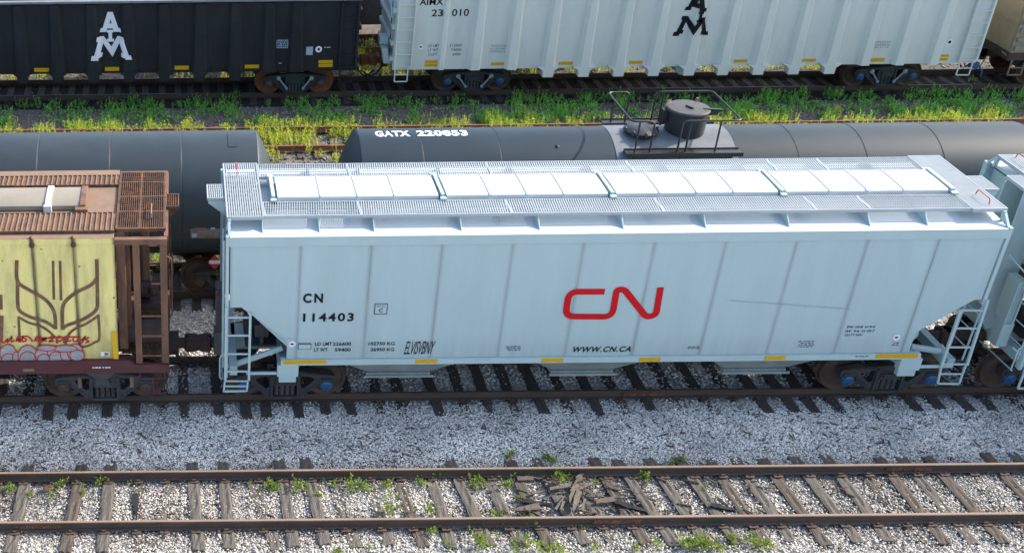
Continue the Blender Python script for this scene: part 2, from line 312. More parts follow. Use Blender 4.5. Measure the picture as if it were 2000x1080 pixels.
# ------------------------------------------------------------------ ground, ballast
g = MB(); g.add([(-150,-40,-.27),(170,-40,-.27),(170,260,-.27),(-150,260,-.27)], [(0,1,2,3)])
ground = structure('ground', g, ground_mat())
M_weedy = mat('weedy_dirt', (.13,.115,.10), .95, var=.3, scale=2, fine=.45, fine_scale=18, dirt=(.07,.075,.035), dirt_amt=.8, dirt_scale=.9, bump=.7, bump_scale=18, spec=.15)
structure('weedy_ground', MB().add([(-80,28.9,-.262),(100,28.9,-.262),(100,200,-.262),(-80,200,-.262)], [(0,1,2,3)]), M_weedy)

def fast_mesh(name, V, Fq, mat_, smooth=False):
    me = bpy.data.meshes.new(name); nv, nf, k = len(V), len(Fq), Fq.shape[1]
    me.vertices.add(nv); me.vertices.foreach_set('co', V.astype(np.float32).ravel())
    me.loops.add(nf*k); me.loops.foreach_set('vertex_index', Fq.astype(np.int32).ravel())
    me.polygons.add(nf); me.polygons.foreach_set('loop_start', np.arange(0, nf*k, k, dtype=np.int32))
    me.update(calc_edges=True); me.materials.append(mat_); return me
def rotmats(n, full=True):
    q = rng.normal(size=(n, 4)); q /= np.linalg.norm(q, axis=1)[:, None]; w, x, y, z = q.T
    return np.stack([np.stack([1-2*(y*y+z*z), 2*(x*y-z*w), 2*(x*z+y*w)], -1), np.stack([2*(x*y+z*w), 1-2*(x*x+z*z), 2*(y*z-x*w)], -1), np.stack([2*(x*z-y*w), 2*(y*z+x*w), 1-2*(x*x+y*y)], -1)], 1)
def stones(name, P, size, mat_):
    n = len(P); base = np.array([(1,0,0),(-1,0,0),(0,1,0),(0,-1,0),(0,0,1),(0,0,-1)], float)
    fc = np.array([(0,2,4),(2,1,4),(1,3,4),(3,0,4),(2,0,5),(1,2,5),(3,1,5),(0,3,5)])
    size = size*np.where(rng.random(n) < .05, 1.5, 1)*rng.uniform(.75,1.15,n); sc = rng.uniform(.55, 1.25, (n, 1, 3)) * size[:, None, None]
    V = (base[None] * rng.uniform(.7, 1.25, (n, 6, 1))) * sc
    V = np.einsum('nij,nkj->nki', rotmats(n), V); V[:, :, 2] *= .6; V += P[:, None, :]
    Fq = (fc[None] + (np.arange(n)*6)[:, None, None]).reshape(-1, 3)
    me = fast_mesh(name, V.reshape(-1, 3), Fq, mat_); o = bpy.data.objects.new(name, me); COL.objects.link(o); o['kind'] = 'stuff'; return o
def wave(x, y): return .5*np.sin(.9*x+.7*np.sin(.8*y))*np.sin(1.1*y+.4)+.5*np.sin(.37*x-1.3*y+1)
def ballast_z(x, y):
    z = np.full_like(x, -.235) + .018*wave(x, y)
    z += .045*np.exp(-((y-21.05)/.75)**2)            # heaped shoulder between the two near tracks
    return z
X0, X1 = -6.5, 20.0
def scatter(n, x0, x1, y0, y1): return rng.uniform(x0, x1, n), rng.uniform(y0, y1, n)
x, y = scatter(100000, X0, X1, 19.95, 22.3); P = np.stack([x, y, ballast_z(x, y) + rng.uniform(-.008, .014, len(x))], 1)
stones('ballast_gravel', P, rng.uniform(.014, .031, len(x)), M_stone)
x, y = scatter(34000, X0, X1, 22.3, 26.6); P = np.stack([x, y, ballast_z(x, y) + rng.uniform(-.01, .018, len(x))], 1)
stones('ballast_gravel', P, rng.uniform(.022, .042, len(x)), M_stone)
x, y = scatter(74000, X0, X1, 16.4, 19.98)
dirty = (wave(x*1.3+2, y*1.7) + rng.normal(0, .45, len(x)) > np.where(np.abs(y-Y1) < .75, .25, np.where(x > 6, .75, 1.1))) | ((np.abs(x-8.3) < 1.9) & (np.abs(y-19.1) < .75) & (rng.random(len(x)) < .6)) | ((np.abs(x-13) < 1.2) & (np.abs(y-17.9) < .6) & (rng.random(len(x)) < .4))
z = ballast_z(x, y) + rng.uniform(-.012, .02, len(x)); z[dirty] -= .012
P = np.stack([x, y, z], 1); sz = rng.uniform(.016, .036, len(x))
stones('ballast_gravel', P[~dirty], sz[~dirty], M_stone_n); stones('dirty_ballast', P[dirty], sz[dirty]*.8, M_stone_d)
x, y = scatter(30000, -7, 30, 26.6, 47); k = np.abs(y-Y5) > 1.35; x, y = x[k], y[k]; P = np.stack([x, y, rng.uniform(-.27, -.23, len(x))], 1)
stones('weathered_gravel', P, rng.uniform(.03, .06, len(x)), M_stone_f)

# ------------------------------------------------------------------ tracks
M_bed = mat('oily_track_bed', (.035,.030,.028), .95, var=.4, scale=3, fine=.5, fine_scale=25, bump=.6, bump_scale=20, spec=.1)
structure('track_bed', MB().box(-60,80,Y5-1.42,Y5+1.30,-.266,-.215), M_bed)
RAILP = [(-.075,-.172),(.075,-.172),(.075,-.162),(.012,-.145),(.009,-.05),(.036,-.04),(.037,-.006),(.028,0),(-.028,0),(-.037,-.006),(-.036,-.04),(-.009,-.05),(-.012,-.145),(-.075,-.162)]
def make_tie_mesh(mat_, seed, rough=1.0, w=.23, L=2.62):
    r = random.Random(seed); m = MB(); nx, ny = 4, 14; top = []
    for j in range(ny+1):
        for i in range(nx+1):
            ex = .012*r.uniform(-1,1)*rough if i in (0, nx) else 0; ey = .03*r.uniform(-1,1)*rough if j in (0, ny) else 0
            crack = -.018*rough if (i == 2 and r.random() < .5) else 0
            top.append((-w/2+w*i/nx+ex, -L/2+L*j/ny+ey, crack + r.uniform(-.009,.004)*rough - (.012 if i in (0,nx) else 0)))
    n = len(top); vs = top + [(p[0], p[1], -.17) for p in top]; fs = []
    for j in range(ny):
        for i in range(nx):
            a = j*(nx+1)+i; fs.append((a, a+1, a+nx+2, a+nx+1))
    ring = [i for i in range(nx+1)] + [j*(nx+1)+nx for j in range(1, ny+1)] + [ny*(nx+1)+i for i in range(nx-1, -1, -1)] + [j*(nx+1) for j in range(ny-1, 0, -1)]
    for a, b in zip(ring, ring[1:]+ring[:1]): fs.append((a+n, b+n, b, a))
    m.add(vs, fs); me = m.mesh('railroad_tie', mat_, smooth=False); return me
TIES = {'grey': [make_tie_mesh(M_tiegrey, s) for s in range(5)], 'brown': [make_tie_mesh(M_tiebrown, 10+s) for s in range(4)], 'dark': [make_tie_mesh(M_tiedark, 20+s, .5) for s in range(4)]}
def railmesh(x0, x1, mat_):
    return MB().prism(RAILP, x0, x1, 'x').mesh('rail', mat_)
def head_strip(x0, x1, parent, yy, mat_):
    m = MB().add([(x0,-.026,.003),(x1,-.026,.003),(x1,.026,.003),(x0,.026,.003)], [(0,1,2,3)])
    return link('rail_head', m.mesh('rail_head', mat_), parent, loc=(0,0,0))
def track(Y, x0, x1, ties, railmat, headmat, kinds, name='railway_track'):
    t = structure(name, None, loc=(0, Y, 0)); rails = []
    me = railmesh(x0, x1, railmat)
    for s in (-1, 1):
        r = link('rail', me, t, loc=(0, s*.755, 0)); rails.append(r)
        if headmat: head_strip(x0, x1, r, 0, headmat)
    pl = MB()
    for i, tt in enumerate(ties):
        X, rz, k, dy, dz = tt
        o = link('railroad_tie', random.choice(TIES[k]), t, loc=(X, dy, -.178+dz), rz=rz)
        for s in (-1, 1): pl.box(X-.09, X+.09, s*.755-.16, s*.755+.16, -.177, -.165)
        for s in (-1, 1):
            for q in (-.1, .1): pl.box(X-.02+random.uniform(-.05,.05), X+.02, s*.755+q-.015, s*.755+q+.015, -.165, -.13)
    p = link('tie_plate', pl.mesh('tie_plate', M_plate), t, loc=(0,0,0)); p['kind'] = 'stuff'
    return t, rails
near_px = [(-60,0,'grey'),(-8,0,'brown'),(42,-2,'grey'),(146,-3,'brown'),(210,-1,'grey'),(270,3,'brown'),(322,-11,'grey'),(381,2,'grey'),(441,1,'grey'),(508,9,'grey'),(558,2,'grey'),(614,3,'grey'),(664,5,'grey'),
  (731,4,'grey'),(791,5,'brown'),(854,0,'grey'),(912,5,'grey'),(972,6,'grey'),(1029,3,'brown'),(1090,6,'grey'),(1150,4,'grey'),(1205,5,'brown'),(1255,6,'grey'),(1318,5,'grey'),(1378,4,'grey'),
  (1435,3,'brown'),(1488,2,'grey'),(1545,3,'brown'),(1610,2,'grey'),(1672,1,'grey'),(1728,2,'brown'),(1775,0,'brown'),(1826,1,'grey'),(1880,2,'brown'),(1940,2,'grey'),(2000,0,'brown'),(2060,1,'grey'),(2120,0,'grey'),(2180,1,'grey')]
tn = []
for px, sk, k in near_px:
    P0 = atz(px, 966, -.17); tn.append((P0.x, R(sk*1.1), k, random.uniform(-.09,.09), random.choice((-.04,-.025,-.012,0,0))))
track_near, rails_near = track(Y1, -45, 60, tn, M_railst, M_railhead, None)
cn_px = [-60,-5,49,93,145,210,264,317,359,424,478,520,583,634,683,744,789,854,910,957,1008,1060,1113,1167,1218,1274,1330,1386,1443,1496,1548,1590,1636,1688,1744,1790,1842,1891,1944,2000,2060]
track_cn, rails_cn = track(Y2, -45, 60, [(atz(px, 795, -.17).x, R(random.uniform(-2,2)), 'dark', random.uniform(-.10,.10), random.choice((0,-.015,-.03,-.04))) for px in cn_px], M_railst, None, None)
def reg(x0, x1, k): return [(x0+.53*i+random.uniform(-.05,.05), R(random.uniform(-2,2)), k, random.uniform(-.06,.06), -.02) for i in range(int((x1-x0)/.53))]
track(Y3, -45, 60, reg(-6, 6, 'dark'), M_railst, None, None)
track(Y4, -45, 60, reg(-1, 8, 'brown'), M_railorange, None, None)
track(Y5, -45, 60, reg(-6.5, 30, 'dark'), M_railst, None, None)
track(Y6, -45, 60, reg(4, 14, 'brown'), M_railorange, None, None)
def joint(rail, px, py, Y, s, mat_=M_rust_dk):
    X = at(px, py, Y).x; m = MB().box(X-.45, X+.45, .012*s if s > 0 else -.045, .045 if s > 0 else -.012, -.135, -.045)
    for k in (-.33,-.11,.11,.33): m.tube([(X+k, -.045, -.09), (X+k, -.075, -.09)], .018, 6)
    link('joint_bar', m.mesh('joint_bar', mat_), rail, loc=(0,0,0))
joint(rails_near[0], 75, 1025, Y1-.755, -1, M_rust); joint(rails_near[0], 1206, 1013, Y1-.755, -1, M_rust); joint(rails_near[1], 1775, 910, Y1+.755, -1, M_rust); joint(rails_cn[0], 1255, 768, Y2-.755, -1, M_rust)

# ------------------------------------------------------------------ lettering
_tc = {}
def text2d(s, bold=0.0, space=1.0):
    k = (s, bold, space)
    if k in _tc: return _tc[k]
    c = bpy.data.curves.new('t', 'FONT'); c.body = s; c.size = 1; c.offset = bold; c.space_character = space; c.resolution_u = 3; c.fill_mode = 'FRONT'
    o = bpy.data.objects.new('t', c); COL.objects.link(o); dg = bpy.context.evaluated_depsgraph_get(); dg.update()
    me = bpy.data.meshes.new_from_object(o.evaluated_get(dg)); bpy.data.objects.remove(o); bpy.data.curves.remove(c)
    V = [(v.co.x, v.co.y) for v in me.vertices]; Fc = [tuple(p.vertices) for p in me.polygons]; bpy.data.meshes.remove(me)
    x0 = min(v[0] for v in V); x1 = max(v[0] for v in V); y0 = min(v[1] for v in V); y1 = max(v[1] for v in V)
    V = [((a-x0)/(x1-x0), (b-y0)/(y1-y0)) for a, b in V]; _tc[k] = (V, Fc); return _tc[k]
def face_dir(vs, fs):   # wind every face towards the camera side (-Y)
    out = []
    for f in fs:
        a, b, c = (Vector(vs[i]) for i in f[:3]); out.append(tuple(reversed(f)) if (b-a).cross(c-a).y > 0 else f)
    return out
def flat(name, mat_, parent, pts2, fs, Y, label=None, yfun=None, cuts=()):
    vs = [(p[0], Y, p[1]) for p in pts2]
    if yfun:
        bm = bmesh.new(); bv = [bm.verts.new(v) for v in vs]
        for f in fs:
            try: bm.faces.new([bv[i] for i in f])
            except ValueError: pass
        for c in cuts:
            bmesh.ops.bisect_plane(bm, geom=bm.verts[:]+bm.edges[:]+bm.faces[:], plane_co=(c,0,0), plane_no=(1,0,0), dist=1e-5)
        bm.verts.index_update(); vs = [(v.co.x, yfun(v.co.x), v.co.z) for v in bm.verts]; fs = [tuple(v.index for v in f.verts) for f in bm.faces]; bm.free()
    m = MB(); m.add(vs, face_dir(vs, fs)); return m.build(name, mat_, parent, smooth=False, fix=False, label=label)
def letter(s, px0, py0, px1, py1, Y, mat_, parent, bold=.012, space=1.0, slant=0, name='lettering', yfun=None, cuts=()):
    # px box: left, top, right, bottom on the plane Y
    a = at(px0, py1, Y); b = at(px1, py0, Y); a2 = at(px0, (py0+py1)/2, Y); b2 = at(px1, (py0+py1)/2, Y)
    V, Fc = text2d(s, bold, space); h = b.z-a.z
    pts = [(a2.x+(b2.x-a2.x)*u + slant*(v-.5)*h, a.z+h*v) for u, v in V]
    return flat(name, mat_, parent, pts, Fc, Y, yfun=yfun, cuts=cuts)
def rectpx(px0, py0, px1, py1, Y, mat_, parent, name, th=.006):
    a = at(px0, (py0+py1)/2, Y); b = at(px1, (py0+py1)/2, Y); z0 = at((px0+px1)/2, py1, Y).z; z1 = at((px0+px1)/2, py0, Y).z
    return one(name, mat_, parent, lambda m: m.box(a.x, b.x, Y-th, Y, z0, z1))
def ribbon(pts, w, closed=False):
    pts = [Vector((p[0], p[1])) for p in pts]; n = len(pts); L = []; Rr = []
    for i in range(n):
        a = pts[(i-1) % n] if closed or i > 0 else pts[i]; b = pts[(i+1) % n] if closed or i < n-1 else pts[i]
        d1 = (pts[i]-a).normalized() if (pts[i]-a).length > 0 else None; d2 = (b-pts[i]).normalized() if (b-pts[i]).length > 0 else None
        if d1 is None: d1 = d2
        if d2 is None: d2 = d1
        d = (d1+d2); d = d.normalized() if d.length > 1e-6 else d1; nrm = Vector((-d.y, d.x)); sc = 1/max(.5, nrm.dot(Vector((-d1.y, d1.x))))
        L.append(pts[i]+nrm*w/2*sc); Rr.append(pts[i]-nrm*w/2*sc)
    vs = [tuple(p) for p in L+Rr]; fs = [(i, i+1, n+i+1, n+i) for i in range(n-1)]
    if closed: fs.append((n-1, 0, n, 2*n-1))
    return vs, fs
def round_corners(pts, r, k=6):
    out = [pts[0]]
    for a, b, c in zip(pts, pts[1:], pts[2:]):
        a, b, c = Vector(a), Vector(b), Vector(c); rr = min(r, (a-b).length*.48, (c-b).length*.48)
        p = b+(a-b).normalized()*rr; q = b+(c-b).normalized()*rr
        for i in range(k+1):
            t = i/k; out.append(tuple((1-t)**2*p+2*t*(1-t)*b+t*t*q))
    out.append(pts[-1]); return out
def smooth_path(pts, k=5):
    out = []; n = len(pts)
    for i in range(n-1):
        p0, p1, p2, p3 = (Vector(pts[max(i-1,0)]), Vector(pts[i]), Vector(pts[i+1]), Vector(pts[min(i+2,n-1)]))
        for j in range(k):
            t = j/k; out.append(tuple(.5*((2*p1)+(p2-p0)*t+(2*p0-5*p1+4*p2-p3)*t*t+(3*p1-p0-3*p2+p3)*t**3)))
    out.append(tuple(pts[-1])); return out
def strokes(name, mat_, parent, lists, w, Y, curve=True, label=None):
    for i, pl in enumerate(lists):
        q = [at(a, b, Y) for a, b in pl]; q = [(p.x, p.z) for p in q]
        if curve and len(q) > 2: q = smooth_path(q)
        v, f = ribbon(q, w); flat(name, mat_, parent, v, f, Y-.0007*(i % 7), label=label)
def dashes(name, mat_, parent, px0, py0, px1, py1, rows, Y, seed=1, th=.55):
    r = random.Random(seed); a = at(px0, py1, Y); b = at(px1, py0, Y); V = []; Fc = []; h = (b.z-a.z)/rows
    for i in range(rows):
        x_ = a.x+r.uniform(0,.08); zz = a.z+h*i
        while x_ < b.x-.03:
            w_ = r.uniform(.025,.07); n = len(V); V += [(x_,zz),(min(x_+w_,b.x),zz),(min(x_+w_,b.x),zz+h*th),(x_,zz+h*th)]; Fc.append((n,n+1,n+2,n+3)); x_ += w_+r.uniform(.012,.035)
    o = flat(name, mat_, parent, V, Fc, Y); o['kind'] = 'stuff'; return o
def disc(name, mat_, parent, px, py, r, Y, r_in=0, sy=1.0):
    c = at(px, py, Y); n = 20; V = [(c.x+r*math.cos(2*math.pi*i/n), c.z+sy*r*math.sin(2*math.pi*i/n)) for i in range(n)]
    if r_in:
        V += [(c.x+r_in*math.cos(2*math.pi*i/n), c.z+sy*r_in*math.sin(2*math.pi*i/n)) for i in range(n)]; Fc = [(i, (i+1) % n, n+(i+1) % n, n+i) for i in range(n)]
    else: Fc = [tuple(range(n))]
    return flat(name, mat_, parent, V, Fc, Y)

# ------------------------------------------------------------------ trucks
_mc = {}
def cached(key, fn):
    if key not in _mc: _mc[key] = fn()
    return _mc[key]
HALF = [(0,.80),(.42,.79),(.70,.75),(.98,.71),(1.06,.66),(1.07,.55),(1.02,.50),(.78,.50),(.72,.47),(.40,.17),(.32,.125),(0,.12)]
SF_OUT = HALF + [(-a, b) for a, b in reversed(HALF[1:-1])]
def holes():
    h = [(.33,.68),(.50,.675),(.64,.62),(.62,.56),(.42,.38),(.34,.40)]
    return [h, [(-a, b) for a, b in reversed(h)], [(-.26,.19),(.26,.19),(.26,.44),(-.26,.44)]]
def sideframe(m, s):
    m.prism(SF_OUT, s*.93, s*1.10, 'y', holes())
    for q in (-1, 1):                                            # raised rims and column ribs
        m.box(q*.285-.025, q*.285+.025, min(s*1.1,s*1.135), max(s*1.1,s*1.135), .15, .72)
        m.tube([(q*.74, s*1.1, .52), (q*.36, s*1.1, .18)], .032, 6)
        m.tube([(q*.32, s*1.1, .76), (q*.98, s*1.1, .69)], .028, 6)
        m.box(q*.89-.12, q*.89+.12, min(s*.95,s*1.13), max(s*.95,s*1.13), .52, .62)
    m.box(-.3, .3, min(s*.9,s*1.14), max(s*.9,s*1.14), .125, .185)
def truck(parent, cx, cap, frame, wheel, links=False, tread=None, near=True):
    key = (frame.name, 'bol'); ox = ORG[parent.name]
    def bolster(): m = MB().box(-.2,.2,-1.12,1.12,.47,.66).box(-.16,.16,-1.155,1.155,.52,.62); m.tube([(0,0,.66),(0,0,.74)], .2, 12); return m.mesh('truck', frame)
    t = link('truck', cached(key, bolster), parent, loc=(cx-ox[0], 0, 0))
    for s in (-1, 1):
        link('side_frame', cached((frame.name,'sf',s), lambda: (lambda m: (sideframe(m, s), m.mesh('side_frame', frame))[1])(MB())), t, loc=(0,0,0))
        for xx in (-.18,-.06,.06,.18): link('spring', cached(('spr',), lambda: MB().lathe([(0,.055)]+[q for i in range(5) for q in ((.01+.05*i,.062),(.035+.05*i,.048))]+[(.26,.055)], (0,0,0), 'z', 10).mesh('spring', M_spring)), t, loc=(xx, s*1.02, .185))
        for q in (-1, 1):
            def wh(): m = MB(); m.lathe([(-.07,.10),(-.065,.18),(-.03,.36),(-.055,.395),(-.06,.45),(.06,.457),(.065,.485),(.085,.485),(.085,.40),(.03,.36),(.02,.2),(.07,.17),(.09,.10)], (0,0,0), 'y', 36); return m.mesh('wheel', wheel)
            w = link('wheel', cached((wheel.name,'wh'), wh), t, loc=(q*.89, s*.755, .457)); w.rotation_euler = (0,0,0 if s < 0 else math.pi)
            if tread:
                link('wheel_rim', cached((tread.name,'tr'), lambda: MB().lathe([(-.066,.40),(-.068,.455),(.058,.461),(.06,.40)], (0,0,0), 'y', 36).mesh('wheel_rim', tread)), t, loc=(q*.89, s*.755, .457)).rotation_euler = (0,0,0 if s < 0 else math.pi)
            def bc():
                m = MB(); m.lathe([(-.10,.135),(.02,.135),(.03,.118),(.06,.118),(.075,.09),(.085,.045)], (0,0,0), 'y', 20)
                for k in range(3): a = 2*math.pi*k/3+.5; m.tube([(.07*math.cos(a),.06,.07*math.sin(a)),(.07*math.cos(a),.095,.07*math.sin(a))], .022, 6)
                return m.mesh('bearing_cap', cap)
            b = link('bearing_cap', cached((cap.name,'bc'), bc), t, loc=(q*.89, s*1.10, .457)); b.rotation_euler = (0,0,math.pi if s < 0 else 0)
            if links and s < 0:
                def lk(q=q):
                    m = MB(); m.tube([(q*.56,-1.17,.66),(q*.28,-1.17,.30)], .03, 8); m.lathe([(0,.075),(-.05,.075),(-.06,.05)], (q*.56,-1.14,.66), 'y', 12); m.lathe([(0,.05),(-.05,.05)], (q*.28,-1.14,.30), 'y', 10); return m.mesh('link_rod', M_linkrod)
                link('link_rod', cached(('lk',q), lk), t, loc=(0,0,0))
    for q in (-1, 1):
        link('axle', cached(('ax',), lambda: MB().tube([(0,-.98,0),(0,.98,0)], .09, 12).mesh('axle', M_wheel)), t, loc=(q*.89,0,.457))
    return t
M_linkrod = mat('grey_link_rod', (.22,.28,.31), .5, var=.2)

def coupler(parent, x, dirn, Y, mat_):
    def f(m):
        m.box(min(x,x+dirn*.55), max(x,x+dirn*.55), Y-.09, Y+.09, .78, .96)
        q = [(0,-.11),(.10,-.17),(.26,-.16),(.30,-.08),(.22,-.03),(.20,.06),(.30,.10),(.28,.18),(.12,.17),(0,.11)]
        m.prism([(x+dirn*(.55+a), Y+b) for a, b in q], .73, 1.01, 'z')
        m.tube([(x+dirn*.78, Y-.1, .70), (x+dirn*.78, Y-.1, 1.05)], .045, 8)
        m.box(min(x-dirn*.1,x+dirn*.12), max(x-dirn*.1,x+dirn*.12), Y-.2, Y+.2, .68, 1.06)
    return one('coupler', mat_, parent, f)
def hose(parent, x, dirn, Y):
    return one('air_hose', M_hose, parent, lambda m: m.tube(smooth_path([(x,Y-.3,.85),(x+dirn*.15,Y-.32,.6),(x+dirn*.38,Y-.2,.36),(x+dirn*.6,Y-.06,.42),(x+dirn*.72,Y-.02,.5)],4), .028, 8))

def grating(m, x0, x1, y0, y1, z, pitch=.047, bw=.018, along='y', th=.03, skew=0):
    # bars across the walkway, held by long bars and an edge frame
    if along == 'y':
        n = int((x1-x0)/pitch)
        for i in range(n+1):
            xx = x0+(x1-x0)*i/n; m.add([(xx-bw/2,y0,z),(xx+bw/2,y0,z),(xx+bw/2+skew,y1,z),(xx-bw/2+skew,y1,z),(xx-bw/2,y0,z-th),(xx+bw/2,y0,z-th),(xx+bw/2+skew,y1,z-th),(xx-bw/2+skew,y1,z-th)], [(0,1,2,3),(7,6,5,4),(0,4,5,1),(1,5,6,2),(2,6,7,3),(3,7,4,0)])
        for k in range(1, 5): yy = y0+(y1-y0)*k/5; m.box(x0,x1,yy-.006,yy+.006,z-th-.008,z-.006)
    else:
        n = int((y1-y0)/pitch)
        for i in range(n+1): yy = y0+(y1-y0)*i/n; m.box(x0,x1,yy-bw/2,yy+bw/2,z-th,z)
        for k in range(1, 5): xx = x0+(x1-x0)*k/5; m.box(xx-.006,xx+.006,y0,y1,z-th-.008,z-.006)
    e = .022
    m.box(x0-e,x1+e,y0-e,y0,z-.06,z+.004); m.box(x0-e,x1+e,y1,y1+e,z-.06,z+.004); m.box(x0-e,x0,y0,y1,z-.06,z+.004); m.box(x1,x1+e,y0,y1,z-.06,z+.004)

# ------------------------------------------------------------------ grey covered hoppers (three bay)
def grey_hopper(XL, XR, Y, seams, bays, trucks, label, decals, end_plate=False, side_mat=None):
    side_mat = side_mat or M_cn_side
    c = thing('covered_hopper', label, 'freight car', ((XL+XR)/2, Y, 0), 'freight cars parked in the rail yard')
    yn = Y-1.60
    # body core with sloped ends
    one('body', M_cn, c, lambda m: m.prism([(XL+.12,4.2),(XL+.12,2.86),(XL+1.55,1.36),(XR-1.55,1.36),(XR-.12,2.86),(XR-.12,4.2)], Y-1.5, Y+1.5))
    xs = [XL+.02]+seams+[XR-.02]
    for i in range(len(xs)-1):
        a, b = xs[i]+.0015, xs[i+1]-.0015
        # outer skin: each sheet is bowed a little and turns in at its weld seams
        m = MB(); zt, zb = 4.11, 1.445
        if i == 0: prof = [(a,zt),(b,zt),(b,zb),(a+1.20,zb),(a+1.20,1.72),(a+1.13,1.95),(a+.24,2.70),(a,2.70)]
        elif i == len(xs)-2: prof = [(a,zt),(b,zt),(b,2.70),(b-.14,2.70),(b-1.08,1.95),(b-1.10,1.72),(b-1.10,zb),(a,zb)]
        else: prof = None
        if prof: m.prism(prof, yn+.03, Y-1.495)
        else:
            cs = [(a,.036),(a+.03,.033),(a+.14,.028),((a+b)/2,.024),(b-.14,.028),(b-.03,.033),(b,.036)]
            m.prism([(x_, yn+d) for x_, d in cs]+[(b, Y-1.495),(a, Y-1.495)], zb, zt, 'z')
        m.build('side_panel', side_mat, c)
    one('side_panel', M_cn, c, lambda m: m.prism([(XL+.02,4.11),(XR-.02,4.11),(XR-.02,2.7),(XR-.2,2.7),(XR-1.1,1.95),(XR-1.1,1.44),(XL+1.2,1.44),(XL+1.2,1.95),(XL+.24,2.7),(XL+.02,2.7)], Y+1.497, Y+1.57))
    one('top_chord', M_cn, c, lambda m: (m.box(XL,XR,yn,yn+.10,4.115,4.305), m.box(XL,XR,Y+1.50,Y+1.60,4.115,4.305)))
    one('side_sill', M_cn, c, lambda m: [m.prism([(Y+s*1.50,1.44),(Y+s*1.625,1.435),(Y+s*1.625,1.31),(Y+s*1.58,1.30),(Y+s*1.50,1.33)], XL+1.10, XR-.88, 'x') for s in (-1,1)])
    # roof
    one('roof', M_roofw, c, lambda m: m.prism([(Y-1.605,4.309),(Y-1.605,4.32),(Y-1.2,4.375),(Y-.56,4.41),(Y-.56,4.50),(Y-.47,4.50),(Y-.47,4.42),(Y+.47,4.42),(Y+.47,4.50),(Y+.56,4.50),(Y+.56,4.41),(Y+1.2,4.375),(Y+1.605,4.32),(Y+1.605,4.309)], XL+.01, XR-.01, 'x'))
    hx0, hx1 = XL+.93, XR-.62; n = 4
    for i in range(n):
        a = hx0+(hx1-hx0)*i/n+.085; b = hx0+(hx1-hx0)*(i+1)/n-.085
        pf = [(-.50,4.505),(-.51,4.60),(-.49,4.645),(-.45,4.664),(0,4.672),(.45,4.664),(.49,4.645),(.51,4.60),(.50,4.505)]
        h = one('hatch_cover', M_hatch, c, lambda m: m.prism([(Y+p, q) for p, q in pf], a, b, 'x'))
        for k in (1, 2, 3):
            xx = a+(b-a)*(k-.08*(k-2))/4 + (.0)
            one('hatch_strap', M_strap, h, lambda m: (m.prism([(Y+p*1.012, q+.012) for p, q in pf], xx-.024, xx+.024, 'x'), m.box(xx-.05,xx+.05,Y-.60,Y-.50,4.50,4.56)))
    for i in range(n+1):
        xx = hx0+(hx1-hx0)*i/n
        one('hatch_lock', M_cn, c, lambda m: (m.tube([(xx,Y-.56,4.60),(xx,Y+.56,4.60)], .035, 8), m.box(xx-.06,xx+.06,Y-.62,Y-.52,4.42,4.64), m.box(xx-.06,xx+.06,Y+.52,Y+.62,4.42,4.64), m.box(xx-.035,xx+.035,Y-.5,Y+.5,4.52,4.685)))
    # walkways
    zr = 4.60; cuts = [XL+.70, XL+2.62, XL+5.6, XL+8.6, XL+11.6, XR-2.6, XR-.62]
    for s in (-1, 1):
        y0, y1 = (Y-1.215, Y-.62) if s < 0 else (Y+.62, Y+1.215)
        for i, (a, b) in enumerate(zip(cuts, cuts[1:])):
            one('walkway_grating', M_grate, c, lambda m: grating(m, a+.024, b-.024, y0, y1, zr, .047, .022 if 0 < i < 5 else .014, skew=.05, th=.015), smooth=False)
    for a, b in ((XL-.02, XL+.67), (XR-.60, XR+.03)):
        one('end_platform', M_grate, c, lambda m: grating(m, a, b, Y-1.26, Y+1.26, zr+.01, .05, .024, along='x' if False else 'y2') if False else grating_y(m, a, b, Y-1.26, Y+1.26, zr+.01), smooth=False)
    for s, xe in ((-1, XL-.02), (1, XR+.03)):
        a, b = (xe-.37, xe-.03) if s < 0 else (xe+.03, xe+.37)
        one('crossover_platform', M_grate, c, lambda m: grating(m, a, b, Y-.33, Y+.28, zr-.02, .04, .02), smooth=False)
        one('platform_bracket', M_cn, c, lambda m: [m.prism([(xe, zr-.09),(xe+s*.37, zr-.09),(xe+s*.37, zr-.14),(xe+s*.02, zr-.42)], Y+q-.012, Y+q+.012) for q in (-.33,.28)])
    for px in ((512,622,728,897,1048,1210,1369,1530,1686,1797) if not end_plate else ()):
        X = at(px, 447, Y-1.25).x
        one('walkway_bracket', M_cn, c, lambda m: (m.prism([(Y-1.24,zr-.065),(Y-.60,zr-.065),(Y-.60,4.415),(Y-1.46,4.342)], X-.010, X+.010, 'x'), m.prism([(Y+1.24,zr-.065),(Y+.60,zr-.065),(Y+.60,4.415),(Y+1.46,4.342)], X-.010, X+.010, 'x')))
    # red grab irons on the end platforms
    for x_, ya, yb in ((XL+.24, Y+.62, Y+1.12), (XR-.22, Y-1.10, Y-.62)):
        one('grab_iron', M_redgrab, c, lambda m: m.tube(round_corners([(x_,ya,zr+.02),(x_,ya+.03,zr+.13),(x_,yb-.03,zr+.13),(x_,yb,zr+.02)], .05, 3), .011, 6))
